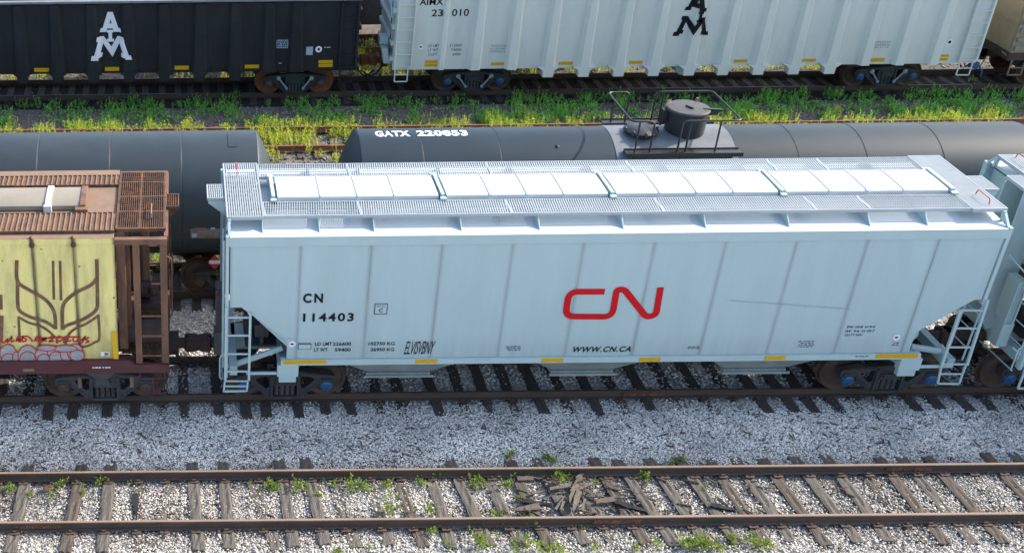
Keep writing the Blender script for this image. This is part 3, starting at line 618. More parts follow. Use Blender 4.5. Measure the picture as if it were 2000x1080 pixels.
    # corner posts, ladders
    for s, xe in ((-1, XL), (1, XR)):
        for q in (-1, 1):
            one('corner_post', M_cn, c, lambda m: (m.box(xe-.07 if s < 0 else xe+.002, xe-.002 if s < 0 else xe+.07, Y+q*1.53-.07, Y+q*1.53+.07, 1.0 if s < 0 else 2.6, 4.34), m.prism([(xe-s*.02,4.34),(xe+s*.06,4.34),(xe+s*.02,4.57),(xe-s*.04,4.57)], Y+q*1.3-.03, Y+q*1.3+.03), m.bar((xe, Y+q*1.55, 4.32), (xe, Y+q*1.28, 4.56), .05)))
        one('end_grab', M_cn, c, lambda m: [m.tube([(xe+s*.1,Y-1.5,zz),(xe+s*.1,Y-1.0,zz)], .014, 6) for zz in (1.5,1.9,2.3,2.7,3.1,3.5,3.9)]+[m.tube([(xe+s*.1,Y-1.0,1.2),(xe+s*.1,Y-1.0,4.2)], .02, 6), m.tube([(xe+s*.1,Y-1.5,1.2),(xe+s*.1,Y-1.5,4.2)], .02, 6)])
    if not end_plate:
        ladders = [([(442,600),(440,742)], [(489,612),(486,742)], [620,655,691,725], [(439,744),(437,764),(482,763),(484,744)], [744,754]),
                   ([(1929,586),(1888,713)], [(1876,606),(1839,713)], [606,641,678,711], [(1839,713),(1831,749),(1873,749),(1886,713)], [730])]
        for s1, s2, rungs, st, mid in ladders:
            def f(m):
                P = lambda a: at(a[0], a[1], yn-.03)
                m.bar(P(s1[0]), P(s1[1]), .05); m.bar(P(s2[0]), P(s2[1]), .05)
                lerp = lambda s_, y_: s_[0][0]+(s_[1][0]-s_[0][0])*(y_-s_[0][1])/(s_[1][1]-s_[0][1])
                for r_ in rungs: m.bar(P((lerp(s1,r_), r_)), P((lerp(s2,r_), r_)), .032)
                for a, b in zip(st, st[1:]): m.bar(P(a), P(b), .035)
                for r_ in mid: m.bar(P((lerp([st[0],st[1]],r_), r_)), P((lerp([st[3],st[2]],r_), r_)), .028)
            one('ladder', M_cn, c, f)
    else:
        one('ladder', M_cn, c, lambda m: [m.bar((XL+.05+q*.45,yn-.03,.95),(XL+.05+q*.45,yn-.03,2.7),.05) for q in (0,1)]+[m.bar((XL+.05,yn-.03,z_),(XL+.5,yn-.03,z_),.03) for z_ in (1.0,1.4,1.8,2.2,2.6)]+[m.bar((XL+.05,yn-.03,.55),(XL+.5,yn-.03,.55),.035),m.bar((XL+.05,yn-.03,.95),(XL+.05,yn-.03,.55),.035),m.bar((XL+.5,yn-.03,.95),(XL+.5,yn-.03,.55),.035)])
        one('end_sheet', M_cn, c, lambda m: (m.prism([(XL-.4,zr-.15),(XL+.1,zr-.15),(XL+.1,1.25),(XL-.15,1.25),(XL-.4,1.6)], Y-.36, Y-.33), m.prism([(XL-.4,zr-.15),(XL+.1,zr-.15),(XL+.1,1.25),(XL-.15,1.25),(XL-.4,1.6)], Y+.28, Y+.31)))
        one('hand_rail', M_cn, c, lambda m: (m.tube([(XL-.42,Y-.6,3.2),(XL+.1,Y-1.5,2.6)], .02, 6), m.tube([(XL-.3,Y-1.5,1.5),(XL+.4,Y-1.5,.95)], .02, 6)))
    # under parts
    one('center_sill', M_cn, c, lambda m: (m.box(XL+.15,XR-.15,Y-.20,Y+.20,.82,1.12)))
    one('end_sill', M_cn, c, lambda m: [(m.box(x_-.08,x_+.08,Y-1.50,Y+1.50,1.0,1.22), m.box(min(x_,x_+d*1.3),max(x_,x_+d*1.3),Y-.24,Y+.24,1.121,1.22)) for x_, d in ((XL+.12,1),(XR-.12,-1))])
    one('body_bolster', M_cn, c, lambda m: [m.prism([(Y-1.56,1.30),(Y+1.56,1.30),(Y+1.56,1.12),(Y+.9,.92),(Y-.9,.92),(Y-1.56,1.12)], t_-.17, t_+.17, 'x') for t_ in trucks])
    for a, b in bays:
        cxb = (a+b)/2; w = (b-a)/2
        hp = one('hopper_bay', M_bay, c, lambda m: m.add([(cxb-w*1.95,Y-1.54,1.325),(cxb+w*1.95,Y-1.54,1.325),(cxb+w*1.95,Y+1.54,1.325),(cxb-w*1.95,Y+1.54,1.325),(cxb-w,Y-1.12,.80),(cxb+w,Y-1.12,.80),(cxb+w,Y+1.12,.80),(cxb-w,Y+1.12,.80)], [(0,1,5,4),(1,2,6,5),(2,3,7,6),(3,0,4,7),(4,5,6,7),(3,2,1,0)]))
        one('outlet_gate', M_bay, hp, lambda m: (m.box(a-.02,b+.02,Y-1.16,Y+1.16,.71,.795), m.box(a-.06,b+.10,Y-1.20,Y-1.165,.69,.745), [m.tube([(xx,Y-1.16,.77),(xx,Y-1.185,.77)], .013, 6) for xx in np.linspace(a+.05,b-.05,14)]))
    for t_ in trucks: truck(c, t_, M_blue, M_frame, M_wheel)
    coupler(c, XL-.05, -1, Y, M_rust_dk); coupler(c, XR+.05, 1, Y, M_rust_dk); hose(c, XL-.1, -1, Y); hose(c, XR+.1, 1, Y)
    # brake gear at the ends
    one('air_reservoir', M_frame_g, c, lambda m: m.lathe([(0,.05),(.03,.2),(.08,.24),(.95,.24),(1.0,.2),(1.03,.05)], (XL+.55,Y-.1,1.52), 'x', 18))
    one('reservoir_cradle', M_frame_g, c, lambda m: (m.box(XL+.4,XL+1.5,Y-.75,Y+.5,1.225,1.27), m.bar((XL+.75,Y-.7,1.25),(XL+.75,Y-.7,1.9),.08), m.box(XL+.6,XL+.9,Y-.72,Y-.6,1.45,1.75)))
    one('brake_pipe', M_cn, c, lambda m: (m.tube([at(446,716,Y-1.25),at(552,679,Y-1.25)] if not end_plate else [(XL+.1,Y-1.2,1.1),(XL+1.2,Y-1.2,1.5)], .065, 8)))
    one('brake_cylinder', M_cn, c, lambda m: (m.lathe([(-.12,.06),(-.10,.17),(.12,.20),(.2,.20),(.22,.05)], (XR-.92,Y-1.05,1.62), 'y', 16), m.tube([(XR-.85,Y-1.15,1.32),(XR-.2,Y-1.15,1.2)], .07, 8), m.tube(smooth_path([(XR-1.2,Y-1.2,1.55),(XR-1.0,Y-1.25,1.85),(XR-.92,Y-1.25,1.75)],4), .018, 6)))
    one('end_brace', M_rust_dk, c, lambda m: [m.bar((XR-.1,Y+q,2.75),(XR-.75,Y+q,1.2),.06) for q in (-.3,1.25)]+[m.bar((XL+.1,Y+q,2.75),(XL+.6,Y+q,1.2),.07) for q in (-.2,1.25)])
    one('slope_sheet', M_endd, c, lambda m: [m.add([(xe+s*.135,Y-1.44,2.84),(xe+s*.135,Y+1.44,2.84),(xe+s*1.53,Y+1.44,1.38),(xe+s*1.53,Y-1.44,1.38)], [(0,1,2,3)]) for s, xe in ((1,XL),(-1,XR))])
    one('hand_brake_housing', M_cn if end_plate else M_frame_g, c, lambda m: (m.box(XL-.24,XL-.08,Y-.95,Y-.55,1.75,2.75), [m.box(XL-.25,XL-.07,Y-.955,Y-.93,1.75+.0,2.75) for _ in (0,)], [m.bar((XL-.2+.05*k,Y-.97,1.3),(XL-.2+.05*k,Y-.97,2.7),.016) for k in range(3)], m.box(XL-.28,XL-.05,Y-1.0,Y-.7,1.2,1.75)))
    one('uncoupling_lever', M_cn, c, lambda m: m.tube(round_corners([(XL-.12,Y-1.5,1.5),(XL-.17,Y-1.52,1.45),(XL-.17,Y-1.52,.95),(XL-.1,Y-1.5,.9),(XL-.12,Y-.3,.9)], .06, 3), .016, 6))
    for s, t_ in ((-1, trucks[0]), (1, trucks[1])):
        one('jacking_pad', M_cn, c, lambda m: (m.box(t_-.22,t_+.22,yn-.01,Y-1.45,1.02,1.305), m.box(t_-.18,t_+.18,yn+.02,Y-1.45,.86,1.018)))
        one('side_step_rail', M_cn, c, lambda m: m.box(t_-.25-.62 if s < 0 else t_+.225, t_-.225 if s < 0 else t_+.75, yn, yn+.05, 1.07, 1.12))
    if decals: decals(c, Y, yn)
    return c
def grating_y(m, x0, x1, y0, y1, z):
    n = int((x1-x0)/.045)
    for i in range(n+1): xx = x0+(x1-x0)*i/n; m.box(xx-.012,xx+.012,y0,y1,z-.03,z)
    for k in range(1, 12): yy = y0+(y1-y0)*k/12; m.box(x0,x1,yy-.006,yy+.006,z-.038,z-.008)
    e = .024
    m.box(x0-e,x1+e,y0-e,y0,z-.07,z+.004); m.box(x0-e,x1+e,y1,y1+e,z-.07,z+.004); m.box(x0-e,x0,y0,y1,z-.07,z+.004); m.box(x1,x1+e,y0,y1,z-.07,z+.004)
M_scr = mat('faint_scratch', (.29,.35,.37), .6)
def cn_decals(c, Y, yn):
    D = yn+.018; K = M_ink
    letter('CN', 592, 573, 631, 592, D, K, c, .036, 1.35); letter('114403', 592, 611, 691, 628.5, D, K, c, .03, 1.25)
    rectpx(731, 592.5, 757, 614, D+.006, M_inkgrey, c, 'plate_border', .004); rectpx(733, 594.3, 755, 612.2, D, M_cn, c, 'plate_panel', .004)
    letter('PLATE', 736, 596, 752, 600, D-.008, M_inkgrey, c, .01); letter('C', 740, 602.5, 748, 610, D-.008, K, c, .02)
    letter('LD LMT', 615, 668, 649, 675, D, K, c, .02); letter('226600', 650, 668, 686, 675, D, K, c, .02); letter('LT WT', 613.5, 679.5, 640, 686.5, D, K, c, .02); letter('59400', 654, 679.5, 685, 686.5, D, K, c, .02)
    letter('102750 KG', 720, 667.5, 771, 674.5, D, K, c, .02); letter('26950 KG', 724, 679, 770, 686, D, K, c, .02)
    letter('ELVISVBNY', 792, 666, 848, 692, D, M_ink, c, .0, .92, slant=.15, name='graffiti_tag')
    disc('round_sticker', M_white, c, 570.5, 672, .075, D); disc('round_sticker_mark', M_ink, c, 570.5, 672, .04, D-.004, sy=.5)
    rectpx(582, 670, 608, 682, D, M_inkgrey, c, 'stencil_box', .001); rectpx(583.5, 673, 606.5, 681, D-.002, M_cn, c, 'stencil_box', .002)
    letter('WWW.CN.CA', 1118, 676, 1234, 688, D, K, c, .024, 1.15, slant=.25)
    dashes('fine_print', M_inkgrey, c, 984, 674, 1020, 684.5, 3, D, 2); dashes('fine_print', M_inkgrey, c, 1341, 675, 1370, 681, 2, D, 3); dashes('fine_print', M_inkgrey, c, 1556, 664, 1594, 678, 4, D, 4)
    letter('EW 10-8  H 9-5', 1655, 636, 1709, 641, D, K, c, .015, slant=.2); letter('IW  9-6  H 10-7', 1652, 644, 1708, 649, D, K, c, .015, slant=.2); letter('CU FT 5431', 1650, 652, 1684, 656, D, K, c, .015, slant=.2)
    disc('round_sticker', M_white, c, 1751, 659, .075, D); disc('round_sticker_mark', M_ink, c, 1751, 659, .04, D-.004, sy=.5); dashes('fine_print', M_inkgrey, c, 1737, 667, 1757, 675, 2, D, 5)
    dashes('fine_print', M_inkgrey, c, 1664, 693, 1699, 697, 1, Y-1.629, 6)
    for a, b, y0, y1 in ((552,637,703,710.5),(811,854,701.5,709),(1057,1100,699.5,707),(1248,1290,698,706),(1493,1534,695,702.5),(1710,1792,691,699)):
        rectpx(a, y0, b, y1, Y-1.626, M_yel, c, 'yellow_reflector', .004)
    z = lambda a, b: (960+a/5, 540+b/5)
    path = [z(1105,148),z(757,150),z(720,390),z(1178,393),z(1222,128),z(1298,128),z(1512,398),z(1606,376),z(1651,106)]
    q = [at(a, b, D) for a, b in path]; q = round_corners([(p.x, p.z) for p in q], .19, 8)
    v, f = ribbon(q, .135); flat('railway_logo', M_red, c, v, f, D-.003)
    one('scratch_mark', M_scr, c, lambda m: m.add([(p.x, D, p.z) for p in (at(1425,586.5,D),at(1660,603,D),at(1660,604,D),at(1425,587.6,D))], [(0,1,2,3)]))
    one('scratch_mark', M_scr, c, lambda m: m.add([(p.x, D, p.z) for p in (at(560,659.6,D),at(575,660.2,D),at(575,661.2,D),at(560,660.6,D))], [(0,1,2,3)]))
SEAMS = [2.349+1.3966*i for i in range(10)]
BAYS = [(at(717,728,Y2-1.16).x, at(838,728,Y2-1.16).x), (at(1078,726,Y2-1.16).x, at(1195,726,Y2-1.16).x), (at(1416,721,Y2-1.16).x, at(1533,721,Y2-1.16).x)]
hopper = grey_hopper(.93, 16.20, Y2, SEAMS, BAYS, (2.186, 15.175), 'clean pale grey covered hopper with large red logo in the middle of the near row', cn_decals)
hop2 = grey_hopper(17.55, 32.85, Y2, [18.97+1.3966*i for i in range(10)], [(20.3,21.5),(24.5,25.7),(28.7,29.9)], (18.65, 31.75), 'grey covered hopper cut off by the right edge, coupled behind the red logo hopper', None, end_plate=True, side_mat=M_cn)
hop3 = copy_tree(hop2); hop3.location = (29.9, Y1, 0); ORG[hop3.name] = tuple(hop3.location)
hop3['label'] = 'grey covered hopper on the nearest track beyond the right edge, seen only as its shadow'

# ------------------------------------------------------------------ old yellow and brown grain hopper
def old_hopper():
    XL, XR, Y = -17.9, -.40, Y2
    c = thing('grain_hopper', 'rusty yellow and brown grain hopper with wheat emblem and silver graffiti', 'freight car', ((XL+XR)/2, Y, 0), 'freight cars parked in the rail yard')
    ORGc = ORG[c.name]; yn = Y-1.57; xb = -1.345; xa = XL+.95
    one('body', M_rust_dk, c, lambda m: m.prism([(xa,4.2),(xa,3.2),(xa+1.3,1.5),(xb-1.0,1.5),(xb-.03,3.0),(xb-.03,4.2)], Y-1.5, Y+1.5))
    ribs = [-2.17-.82*i for i in range(18)]; xs = [xb]+ribs
    xs = [x_ for x_ in xs if x_ > xa+.1]+[xa]
    for a, b in zip(xs[1:], xs):
        cs = [(a+.004,.03),(a+.05,.006),((a+b)/2,0),(b-.05,.006),(b-.004,.03)]
        one('side_panel', M_yside, c, lambda m: m.prism([(x_, yn+d) for x_, d in cs]+[(b-.004,Y-1.495),(a+.004,Y-1.495)], 1.495, 4.2, 'z'))
    one('side_panel', M_yside, c, lambda m: m.box(xa, xb, Y+1.497, Y+1.57, 1.495, 4.2))
    one('top_chord', M_yside, c, lambda m: (m.box(xa,xb,yn-.02,yn+.07,4.203,4.33), m.box(xa,xb,Y+1.5,Y+1.59,4.203,4.33)))
    one('roof', M_tan, c, lambda m: m.prism([(Y-1.60,4.333),(Y-1.60,4.338),(Y,4.354),(Y+1.60,4.338),(Y+1.60,4.333)], xa, xb, 'x'))
    for X in (ribs[0]+.0, ribs[1]-.0, ribs[2], ribs[3]):
        one('walkway_clip', M_rust, c, lambda m: (m.bar((X,yn-.01,4.38),(X+.02,yn-.03,4.18),.05), m.lathe([(-.02,.055),(.02,.055)], (X+.02,yn-.04,4.2), 'y', 10)))
    # hatch trough cover, straps
    hx = -2.02
    pf = [(-.43,4.36),(-.44,4.46),(-.34,4.51),(0,4.525),(.34,4.51),(.44,4.46),(.43,4.36)]
    one('hatch_cover', M_cream, c, lambda m: m.prism([(Y+.05+p, q) for p, q in pf], xa+.8, hx-.05, 'x'))
    one('hatch_strap', mat('bare_metal_strap', (.55,.54,.53), .45, var=.15), c, lambda m: (m.prism([(Y+.05+p*1.05, q+.03) for p, q in pf], -2.80, -2.68, 'x'), m.box(-2.82,-2.66,Y-.52,Y-.42,4.36,4.51)))
    one('hatch_lock', M_rust_post, c, lambda m: (m.prism([(Y+.05+p*1.04, q+.025) for p, q in pf], hx-.06, hx+.05, 'x'), m.box(hx-.16,hx+.1,Y-.56,Y-.41,4.36,4.45)))
    # ribbed running boards: sheets with raised cross ribs
    zr = 4.40
    for s in (-1, 1):
        y0, y1 = (Y-1.385, Y-.605) if s < 0 else (Y+.735, Y+1.195)
        ww = one('running_board', M_roofrust, c, lambda m: m.box(xa+.3, xb, y0, y1, zr-.03, zr-.012))
        one('board_rib', M_tan, ww, lambda m: [m.box(x_-.012,x_+.012,y0,y1,zr-.012,zr+.012) for x_ in np.arange(xb-.06, -9, -.105)])['kind'] = 'stuff'
        one('board_edge', M_rust, ww, lambda m: (m.box(xa+.3,xb,y0-.02,y0-.001,zr-.06,zr+.006), m.box(xa+.3,xb,y1+.001,y1+.02,zr-.06,zr+.006)))
    one('end_platform', M_rust, c, lambda m: ([m.box(x_-.006,x_+.006,Y-1.29,Y+1.31,zr-.03,zr) for x_ in np.arange(-1.28,-.36,.043)]+[m.box(-1.3,-.36,y_-.005,y_+.005,zr-.034,zr-.004) for y_ in np.arange(Y-1.27,Y+1.31,.085)]+[m.box(-1.32,-.34,y_-.02,y_+.02,zr-.07,zr+.003) for y_ in (Y-1.31,Y-.56,Y+.14,Y+.84,Y+1.33)]+[m.box(x_-.02,x_+.02,Y-1.29,Y+1.31,zr-.068,zr+.002) for x_ in (-1.31,-.85,-.345)]), smooth=False)
    one('crossover_platform', M_rust, c, lambda m: (grating(m, -.31, -.08, Y-.31, Y+.25, zr-.01, .04, .014), m.prism([(-.32,zr-.1),(-.08,zr-.1),(-.08,zr-.13),(-.3,zr-.3)], Y-.32, Y-.295)), smooth=False)
    one('grab_iron', M_tan, c, lambda m: m.tube([(-.62,Y-.90,zr+.03),(-.62,Y-.88,zr+.1),(-.62,Y-.43,zr+.1),(-.62,Y-.40,zr+.03)], .016, 6))
    # end frame posts, ladder and braces
    for x_, y_, w, z0 in ((-.92,yn,.065,1.4),(-.375,yn,.07,1.4),(-1.24,Y-1.3,.09,1.6),(-1.12,Y-1.05,.05,1.6),(-.78,Y+.2,.07,1.2),(-.92,Y+1.5,.065,1.4),(-.375,Y+1.5,.07,1.4),(-1.2,Y+1.3,.08,1.6)):
        one('end_post', M_rust_post, c, lambda m: m.box(x_-w,x_+w,y_-w*.7,y_+w*.7,z0,4.325))
    one('end_beam', M_rust_post, c, lambda m: (m.box(-1.33,-.30,Y-1.66,Y-1.54,4.21,4.328), m.box(-1.33,-.30,Y+1.44,Y+1.56,4.21,4.328), m.box(-.36,-.28,Y-1.5,Y+1.5,4.20,4.325)))
    one('ladder_rung', M_rust_post, c, lambda m: [m.bar((-.90,yn-.05,z_),(-.38,yn-.05,z_),.032) for z_ in (1.59,2.07,2.55)]+[m.bar((-.90,Y+1.5,z_),(-.38,Y+1.5,z_),.03) for z_ in (2.0,2.5,3.0,3.5,4.0)])
    one('hand_rail', M_rust_post, c, lambda m: (m.tube(round_corners([(-.32,yn+.1,3.85),(-.22,yn+.1,3.8),(-.22,yn+.1,2.5),(-.28,yn+.1,2.4)], .08, 3), .016, 6), m.tube([(-.36,Y-1.45,2.9),(-.36,Y+1.45,2.9)], .018, 6)))
    one('stirrup', M_maroon, c, lambda m: (m.bar((-.92,yn-.03,1.18),(-.92,yn-.03,1.02),.03), m.bar((-.92,yn-.03,1.02),(-.40,yn-.03,1.02),.03), m.bar((-.40,yn-.03,1.02),(-.40,yn-.03,1.18),.03), m.bar((-.64,yn-.03,.62),(-.38,yn-.03,.62),.03), m.bar((-.64,yn-.03,.62),(-.64,yn-.03,1.0),.03)))
    # sill
    one('side_sill', M_maroon, c, lambda m: (m.prism([(-17.6,1.49),(-1.14,1.49),(-1.0,1.39),(-.32,1.385),(-.32,1.19),(-17.6,1.15)], yn-.09, yn-.02), m.prism([(-17.6,1.49),(-1.14,1.49),(-1.0,1.39),(-1.0,1.36),(-17.6,1.36)], yn-.02, Y-1.40), m.box(-17.6,-.32,Y+1.45,Y+1.6,1.15,1.49)))
    one('center_sill', M_rust_dk, c, lambda m: (m.box(XL+.2,XR+.1,Y-.2,Y+.2,.78,1.12), m.box(-.5,-.3,Y-1.45,Y+1.45,1.05,1.37)))
    one('air_reservoir', M_rust_dk, c, lambda m: (m.lathe([(0,.1),(.04,.25),(.8,.25),(.84,.1)], (-1.22,Y-.95,1.78), 'x', 16)))
    one('brake_valve', M_rust_dk, c, lambda m: (m.lathe([(0,.1),(.03,.17),(.3,.2),(.33,.08)], (-1.0,Y+.1,2.2), 'x', 14), m.lathe([(0,.05),(.1,.13),(.22,.1)], (-.62,Y-.1,2.15), 'z', 12), m.box(-1.05,-.5,Y-.2,Y+.3,1.85,1.98)))
    one('end_deck', M_rust, c, lambda m: (m.box(-1.3,-.32,Y-1.2,Y+1.4,1.371,1.40), m.box(-.95,-.34,Y+.1,Y+.7,1.75,1.79)))
    one('brake_staff', M_rust_post, c, lambda m: (m.tube([(-.26,Y+.8,1.3),(-.26,Y+.8,3.4)], .02, 6), m.lathe([(-.02,.24),(.02,.24),(.02,.2),(-.02,.2)], (-.22,Y+.8,2.4), 'x', 20)))
    one('bolster_bracket', M_frame_g, c, lambda m: [(m.prism([(t_-.33,1.155),(t_+.27,1.155),(t_+.12,1.02),(t_-.16,1.02)], yn-.04, Y-1.2), m.box(t_-.15,t_+.12,yn+.02,Y-1.2,.80,1.018)) for t_ in (-1.71,-16.4)])
    truck(c, -1.71, M_rustcap, M_frame_g, M_wheel); truck(c, -16.4, M_rustcap, M_frame_g, M_wheel)
    one('hopper_bay', M_rust_dk, c, lambda m: [m.add([(q-1.5,Y-1.5,1.48),(q+1.5,Y-1.5,1.48),(q+1.5,Y+1.5,1.48),(q-1.5,Y+1.5,1.48),(q-.4,Y-1,.55),(q+.4,Y-1,.55),(q+.4,Y+1,.55),(q-.4,Y+1,.55)], [(0,1,5,4),(1,2,6,5),(2,3,7,6),(3,0,4,7),(4,5,6,7)]) for q in (-5.4,-9,-12.6)])
    one('brake_lever', M_tan, c, lambda m: (m.box(-2.28,-2.2,Y-1.12,Y-1.06,.45,.72), m.box(-1.16,-1.08,Y-1.12,Y-1.06,.45,.72)))
    coupler(c, -.22, 1, Y, M_rust_dk); hose(c, -.2, 1, Y); coupler(c, XL-.1, -1, Y, M_rust_dk)
    # emblem and graffiti
    D = yn-.006; k = 340/1412; z = lambda a, b: (a*k, 460+b*k)
    Z = lambda l: [z(*p) for p in l]
    em = [Z([(136,200),(134,320),(142,380),(143,540),(160,610),(245,660),(370,700),(450,750)]), Z([(136,345),(160,395),(260,455),(360,515),(420,580),(445,650),(450,760)]),
          Z([(784,192),(788,330),(790,520),(785,590),(740,640),(640,695),(540,730),(505,760)]), Z([(784,350),(740,400),(640,450),(560,505),(515,560),(505,640),(508,765)])]
    strokes('wheat_emblem', M_wheat, c, em, .076, D)
    strokes('wheat_emblem', M_wheat, c, [Z([(430,205),(437,520)]), Z([(487,205),(495,525)])], .055, D, curve=False)
    strokes('wheat_emblem', M_wheat, c, [Z([(160,860),(150,655)]), Z([(150,660),(230,705),(330,735),(400,780),(450,830)]), Z([(797,640),(806,830),(770,865),(690,900),(560,905)]), Z([(797,650),(700,715),(620,750),(560,800),(530,880)]), Z([(462,820),(462,875)]), Z([(522,820),(522,870)])], .055, D)
    strokes('wheat_emblem', M_wheat, c, [Z([(2,480),(3,600)]), Z([(12,650),(5,860)])], .09, D, curve=False)
    tag_ = [Z([(10,830),(5,850),(30,870),(60,840),(62,865),(95,820),(92,860),(120,850)]), Z([(130,860),(150,815),(165,862),(140,845),(180,845)]), Z([(180,815),(185,860),(215,845),(180,820),(230,820),(265,860)]), Z([(280,860),(300,820),(320,860),(290,845)]), Z([(330,815),(335,860),(375,830),(340,840),(380,858)]), Z([(395,830),(430,815),(425,840),(400,858),(440,855)]), Z([(455,830),(480,815),(510,835),(480,858),(458,840)]), Z([(520,825),(560,812),(550,842),(525,858),(580,852)]), Z([(590,830),(625,822),(635,850),(600,858),(590,835)]), Z([(640,830),(660,850),(690,820),(670,860),(655,875)]), Z([(725,826),(690,840),(720,858),(690,870)]), Z([(340,835),(620,820)])]
    strokes('graffiti_tag', M_redspray, c, tag_, .036, D-.003)
    bub = [(-10,975,40,55),(65,955,62,70),(70,1000,52,40),(135,990,30,45),(225,975,75,85),(225,1000,60,60),(345,960,55,45),(355,1000,45,40),(455,940,65,45),(455,990,50,50),(540,960,45,50),(610,940,60,62),(625,965,55,40),(530,910,90,22),(380,905,70,18)]
    Vr = []; Fr = []; Vs = []; Fs = []
    for i, (bx, by, rx, ry) in enumerate(bub):
        for V, Fc, g_ in ((Vr, Fr, 9), (Vs, Fs, 0)):
            n = len(V); pts = [z(bx+(rx+g_)*math.cos(2*math.pi*j/22)*(1+.05*math.sin(3*j+i)), by+(ry+g_)*math.sin(2*math.pi*j/22)) for j in range(22)]
            V += [(p.x, p.z) for p in (at(a, b, D) for a, b in pts)]; Fc.append(tuple(range(n, n+22)))
    for i in range(len(bub)):
        flat('graffiti_outline', M_redspray, c, [Vr[j] for j in Fr[i]], [tuple(range(22))], D-.004-.0022*i-.05*(min(v[1] for v in Vr) < 1.0))
        flat('graffiti_letter', M_silver, c, [Vs[j] for j in Fs[i]], [tuple(range(22))], D-.005-.0022*i)
    p0, p1 = at(218,647,D), at(231,700,D)
    one('yellow_strip', M_yellowbar, c, lambda m: m.prism([(p0.x,p0.z),(p0.x+.10,p0.z),(p1.x+.005,p1.z),(p1.x-.10,p1.z)], D-.02, D-.008))
    rectpx(197, 687, 214, 695, D, M_white, c, 'white_label', .004); rectpx(204, 688.5, 212, 694, D-.005, M_tan, c, 'white_label', .003)
    dashes('fine_print', M_white, c, 177, 714.5, 219, 719, 1, yn-.093, 9); rectpx(45, 720, 67, 725.5, yn-.09, M_tan, c, 'sill_plate', .004)
    return c
old_hopper()

# ------------------------------------------------------------------ tank cars
def tank_car(XL, XR, Y, trucks, paint, label, seams):
    Rr, zc = 1.5, 2.39
    c = thing('tank_car', label, 'tank car', ((XL+XR)/2, Y, 0), 'freight cars parked in the rail yard'); hd = .46
    seams = sorted(seams); prof = [(XL+hd, Rr)]
    for s_ in seams: prof += [(s_-.02, Rr), (s_-.014, Rr-.006), (s_+.014, Rr-.006), (s_+.02, Rr)]
    prof += [(XR-hd, Rr)]
    one('tank_shell', paint, c, lambda m: m.lathe(prof, (0,Y,zc), 'x', 96))
    for s, xe in ((-1, XL+hd), (1, XR-hd)):
        hp = [(0, Rr+.003)]+[(.015+.46*(1-(q/Rr)**2), q) for q in (1.49,1.46,1.4,1.3,1.15,1.0,.8,.6,.4,.2,0)]
        one('tank_head', paint, c, lambda m: m.lathe([(s*t, r_) for t, r_ in hp], (xe,Y,zc), 'x', 72))
    for s_ in seams: one('weld_seam', M_seam, c, lambda m: m.lathe([(-.006,Rr-.0055),(0,Rr-.002),(.006,Rr-.0055)], (s_,Y,zc), 'x', 96))
    one('stub_sill', M_blacksteel, c, lambda m: [m.box(t_-1.6,t_+1.6,Y-.25,Y+.25,.75,1.12) for t_ in trucks])
    one('tank_saddle', M_blacksteel, c, lambda m: [m.prism([(Y-1.2,1.7),(Y-1.3,1.35),(Y-.4,.95),(Y+.4,.95),(Y+1.3,1.35),(Y+1.2,1.7)], t_-.2, t_+.2, 'x') for t_ in trucks])
    one('end_sill', M_blacksteel, c, lambda m: [m.box(x_-.08,x_+.08,Y-1.45,Y+1.45,1.0,1.2) for x_ in (XL-.1, XR+.1)]+[m.tube([(x_,Y+q,1.2),(x_,Y+q,2.0)], .018, 6) for x_ in (XL-.1,XR+.1) for q in (-1.4,1.4)]+[m.tube([(x_,Y-1.4,2.0),(x_,Y+1.4,2.0)], .018, 6) for x_ in (XL-.1,XR+.1)])
    one('step_post', M_blacksteel, c, lambda m: [m.tube([(x_,Y-1.46,.5),(x_,Y-1.46,1.3)], .018, 6) for x_ in (XL+.1,XL+.5,XR-.1,XR-.5)])
    for t_ in trucks: truck(c, t_, M_rustcap, M_frame, M_wheel)
    coupler(c, XL-.1, -1, Y, M_rust_dk); coupler(c, XR+.1, 1, Y, M_rust_dk)
    return c, Rr, zc
tl, Rr, zc = tank_car(-15.5, 2.27, Y3, (.42+.88, -14.3), M_tank_l, 'weathered grey tank car without lettering behind the rusty yellow hopper', [-3.41,-1.69,.01,-6,-9,-12])
D = Y3-1.47
rectpx(372, 430, 434, 465, D, M_sticker, tl, 'spec_sheet', .006)
for (a, b, y0, y1, mm) in ((375,405,436,440,M_bluedecal),(380,403,444,450,M_tan),(412,420,432,447,M_placard_w),(375,385,456,463,M_bluedecal),(390,407,457,463,M_tan),(412,420,456,462,M_tan)): rectpx(a, y0, b, y1, D-.007, mm, tl, 'spec_sheet_print', .003)
dashes('fine_print', M_placard_w, tl, 371, 416.5, 402, 421, 1, D+.02, 31)
pc = at(419, 512, Y3-1.52)
pd = one('hazard_placard', M_placard_r, tl, lambda m: m.prism([(pc.x-.17,pc.z),(pc.x,pc.z+.2),(pc.x+.17,pc.z),(pc.x,pc.z-.2)], Y3-1.525, Y3-1.515))
one('placard_band', M_placard_w, pd, lambda m: m.prism([(pc.x-.13,pc.z-.045),(pc.x+.13,pc.z-.045),(pc.x+.13,pc.z+.05),(pc.x-.13,pc.z+.05)], Y3-1.532, Y3-1.5255))
one('placard_holder', M_frame_g, tl, lambda m: (m.bar((pc.x+.05,Y3-1.5,pc.z-.2),(pc.x+.1,Y3-1.5,pc.z-.75),.03), m.box(pc.x-.02,pc.x+.16,Y3-1.52,Y3-1.5,pc.z-.36,pc.z-.31)))
p0, p1 = at(443,254,Y3), at(462,287,Y3-.3)
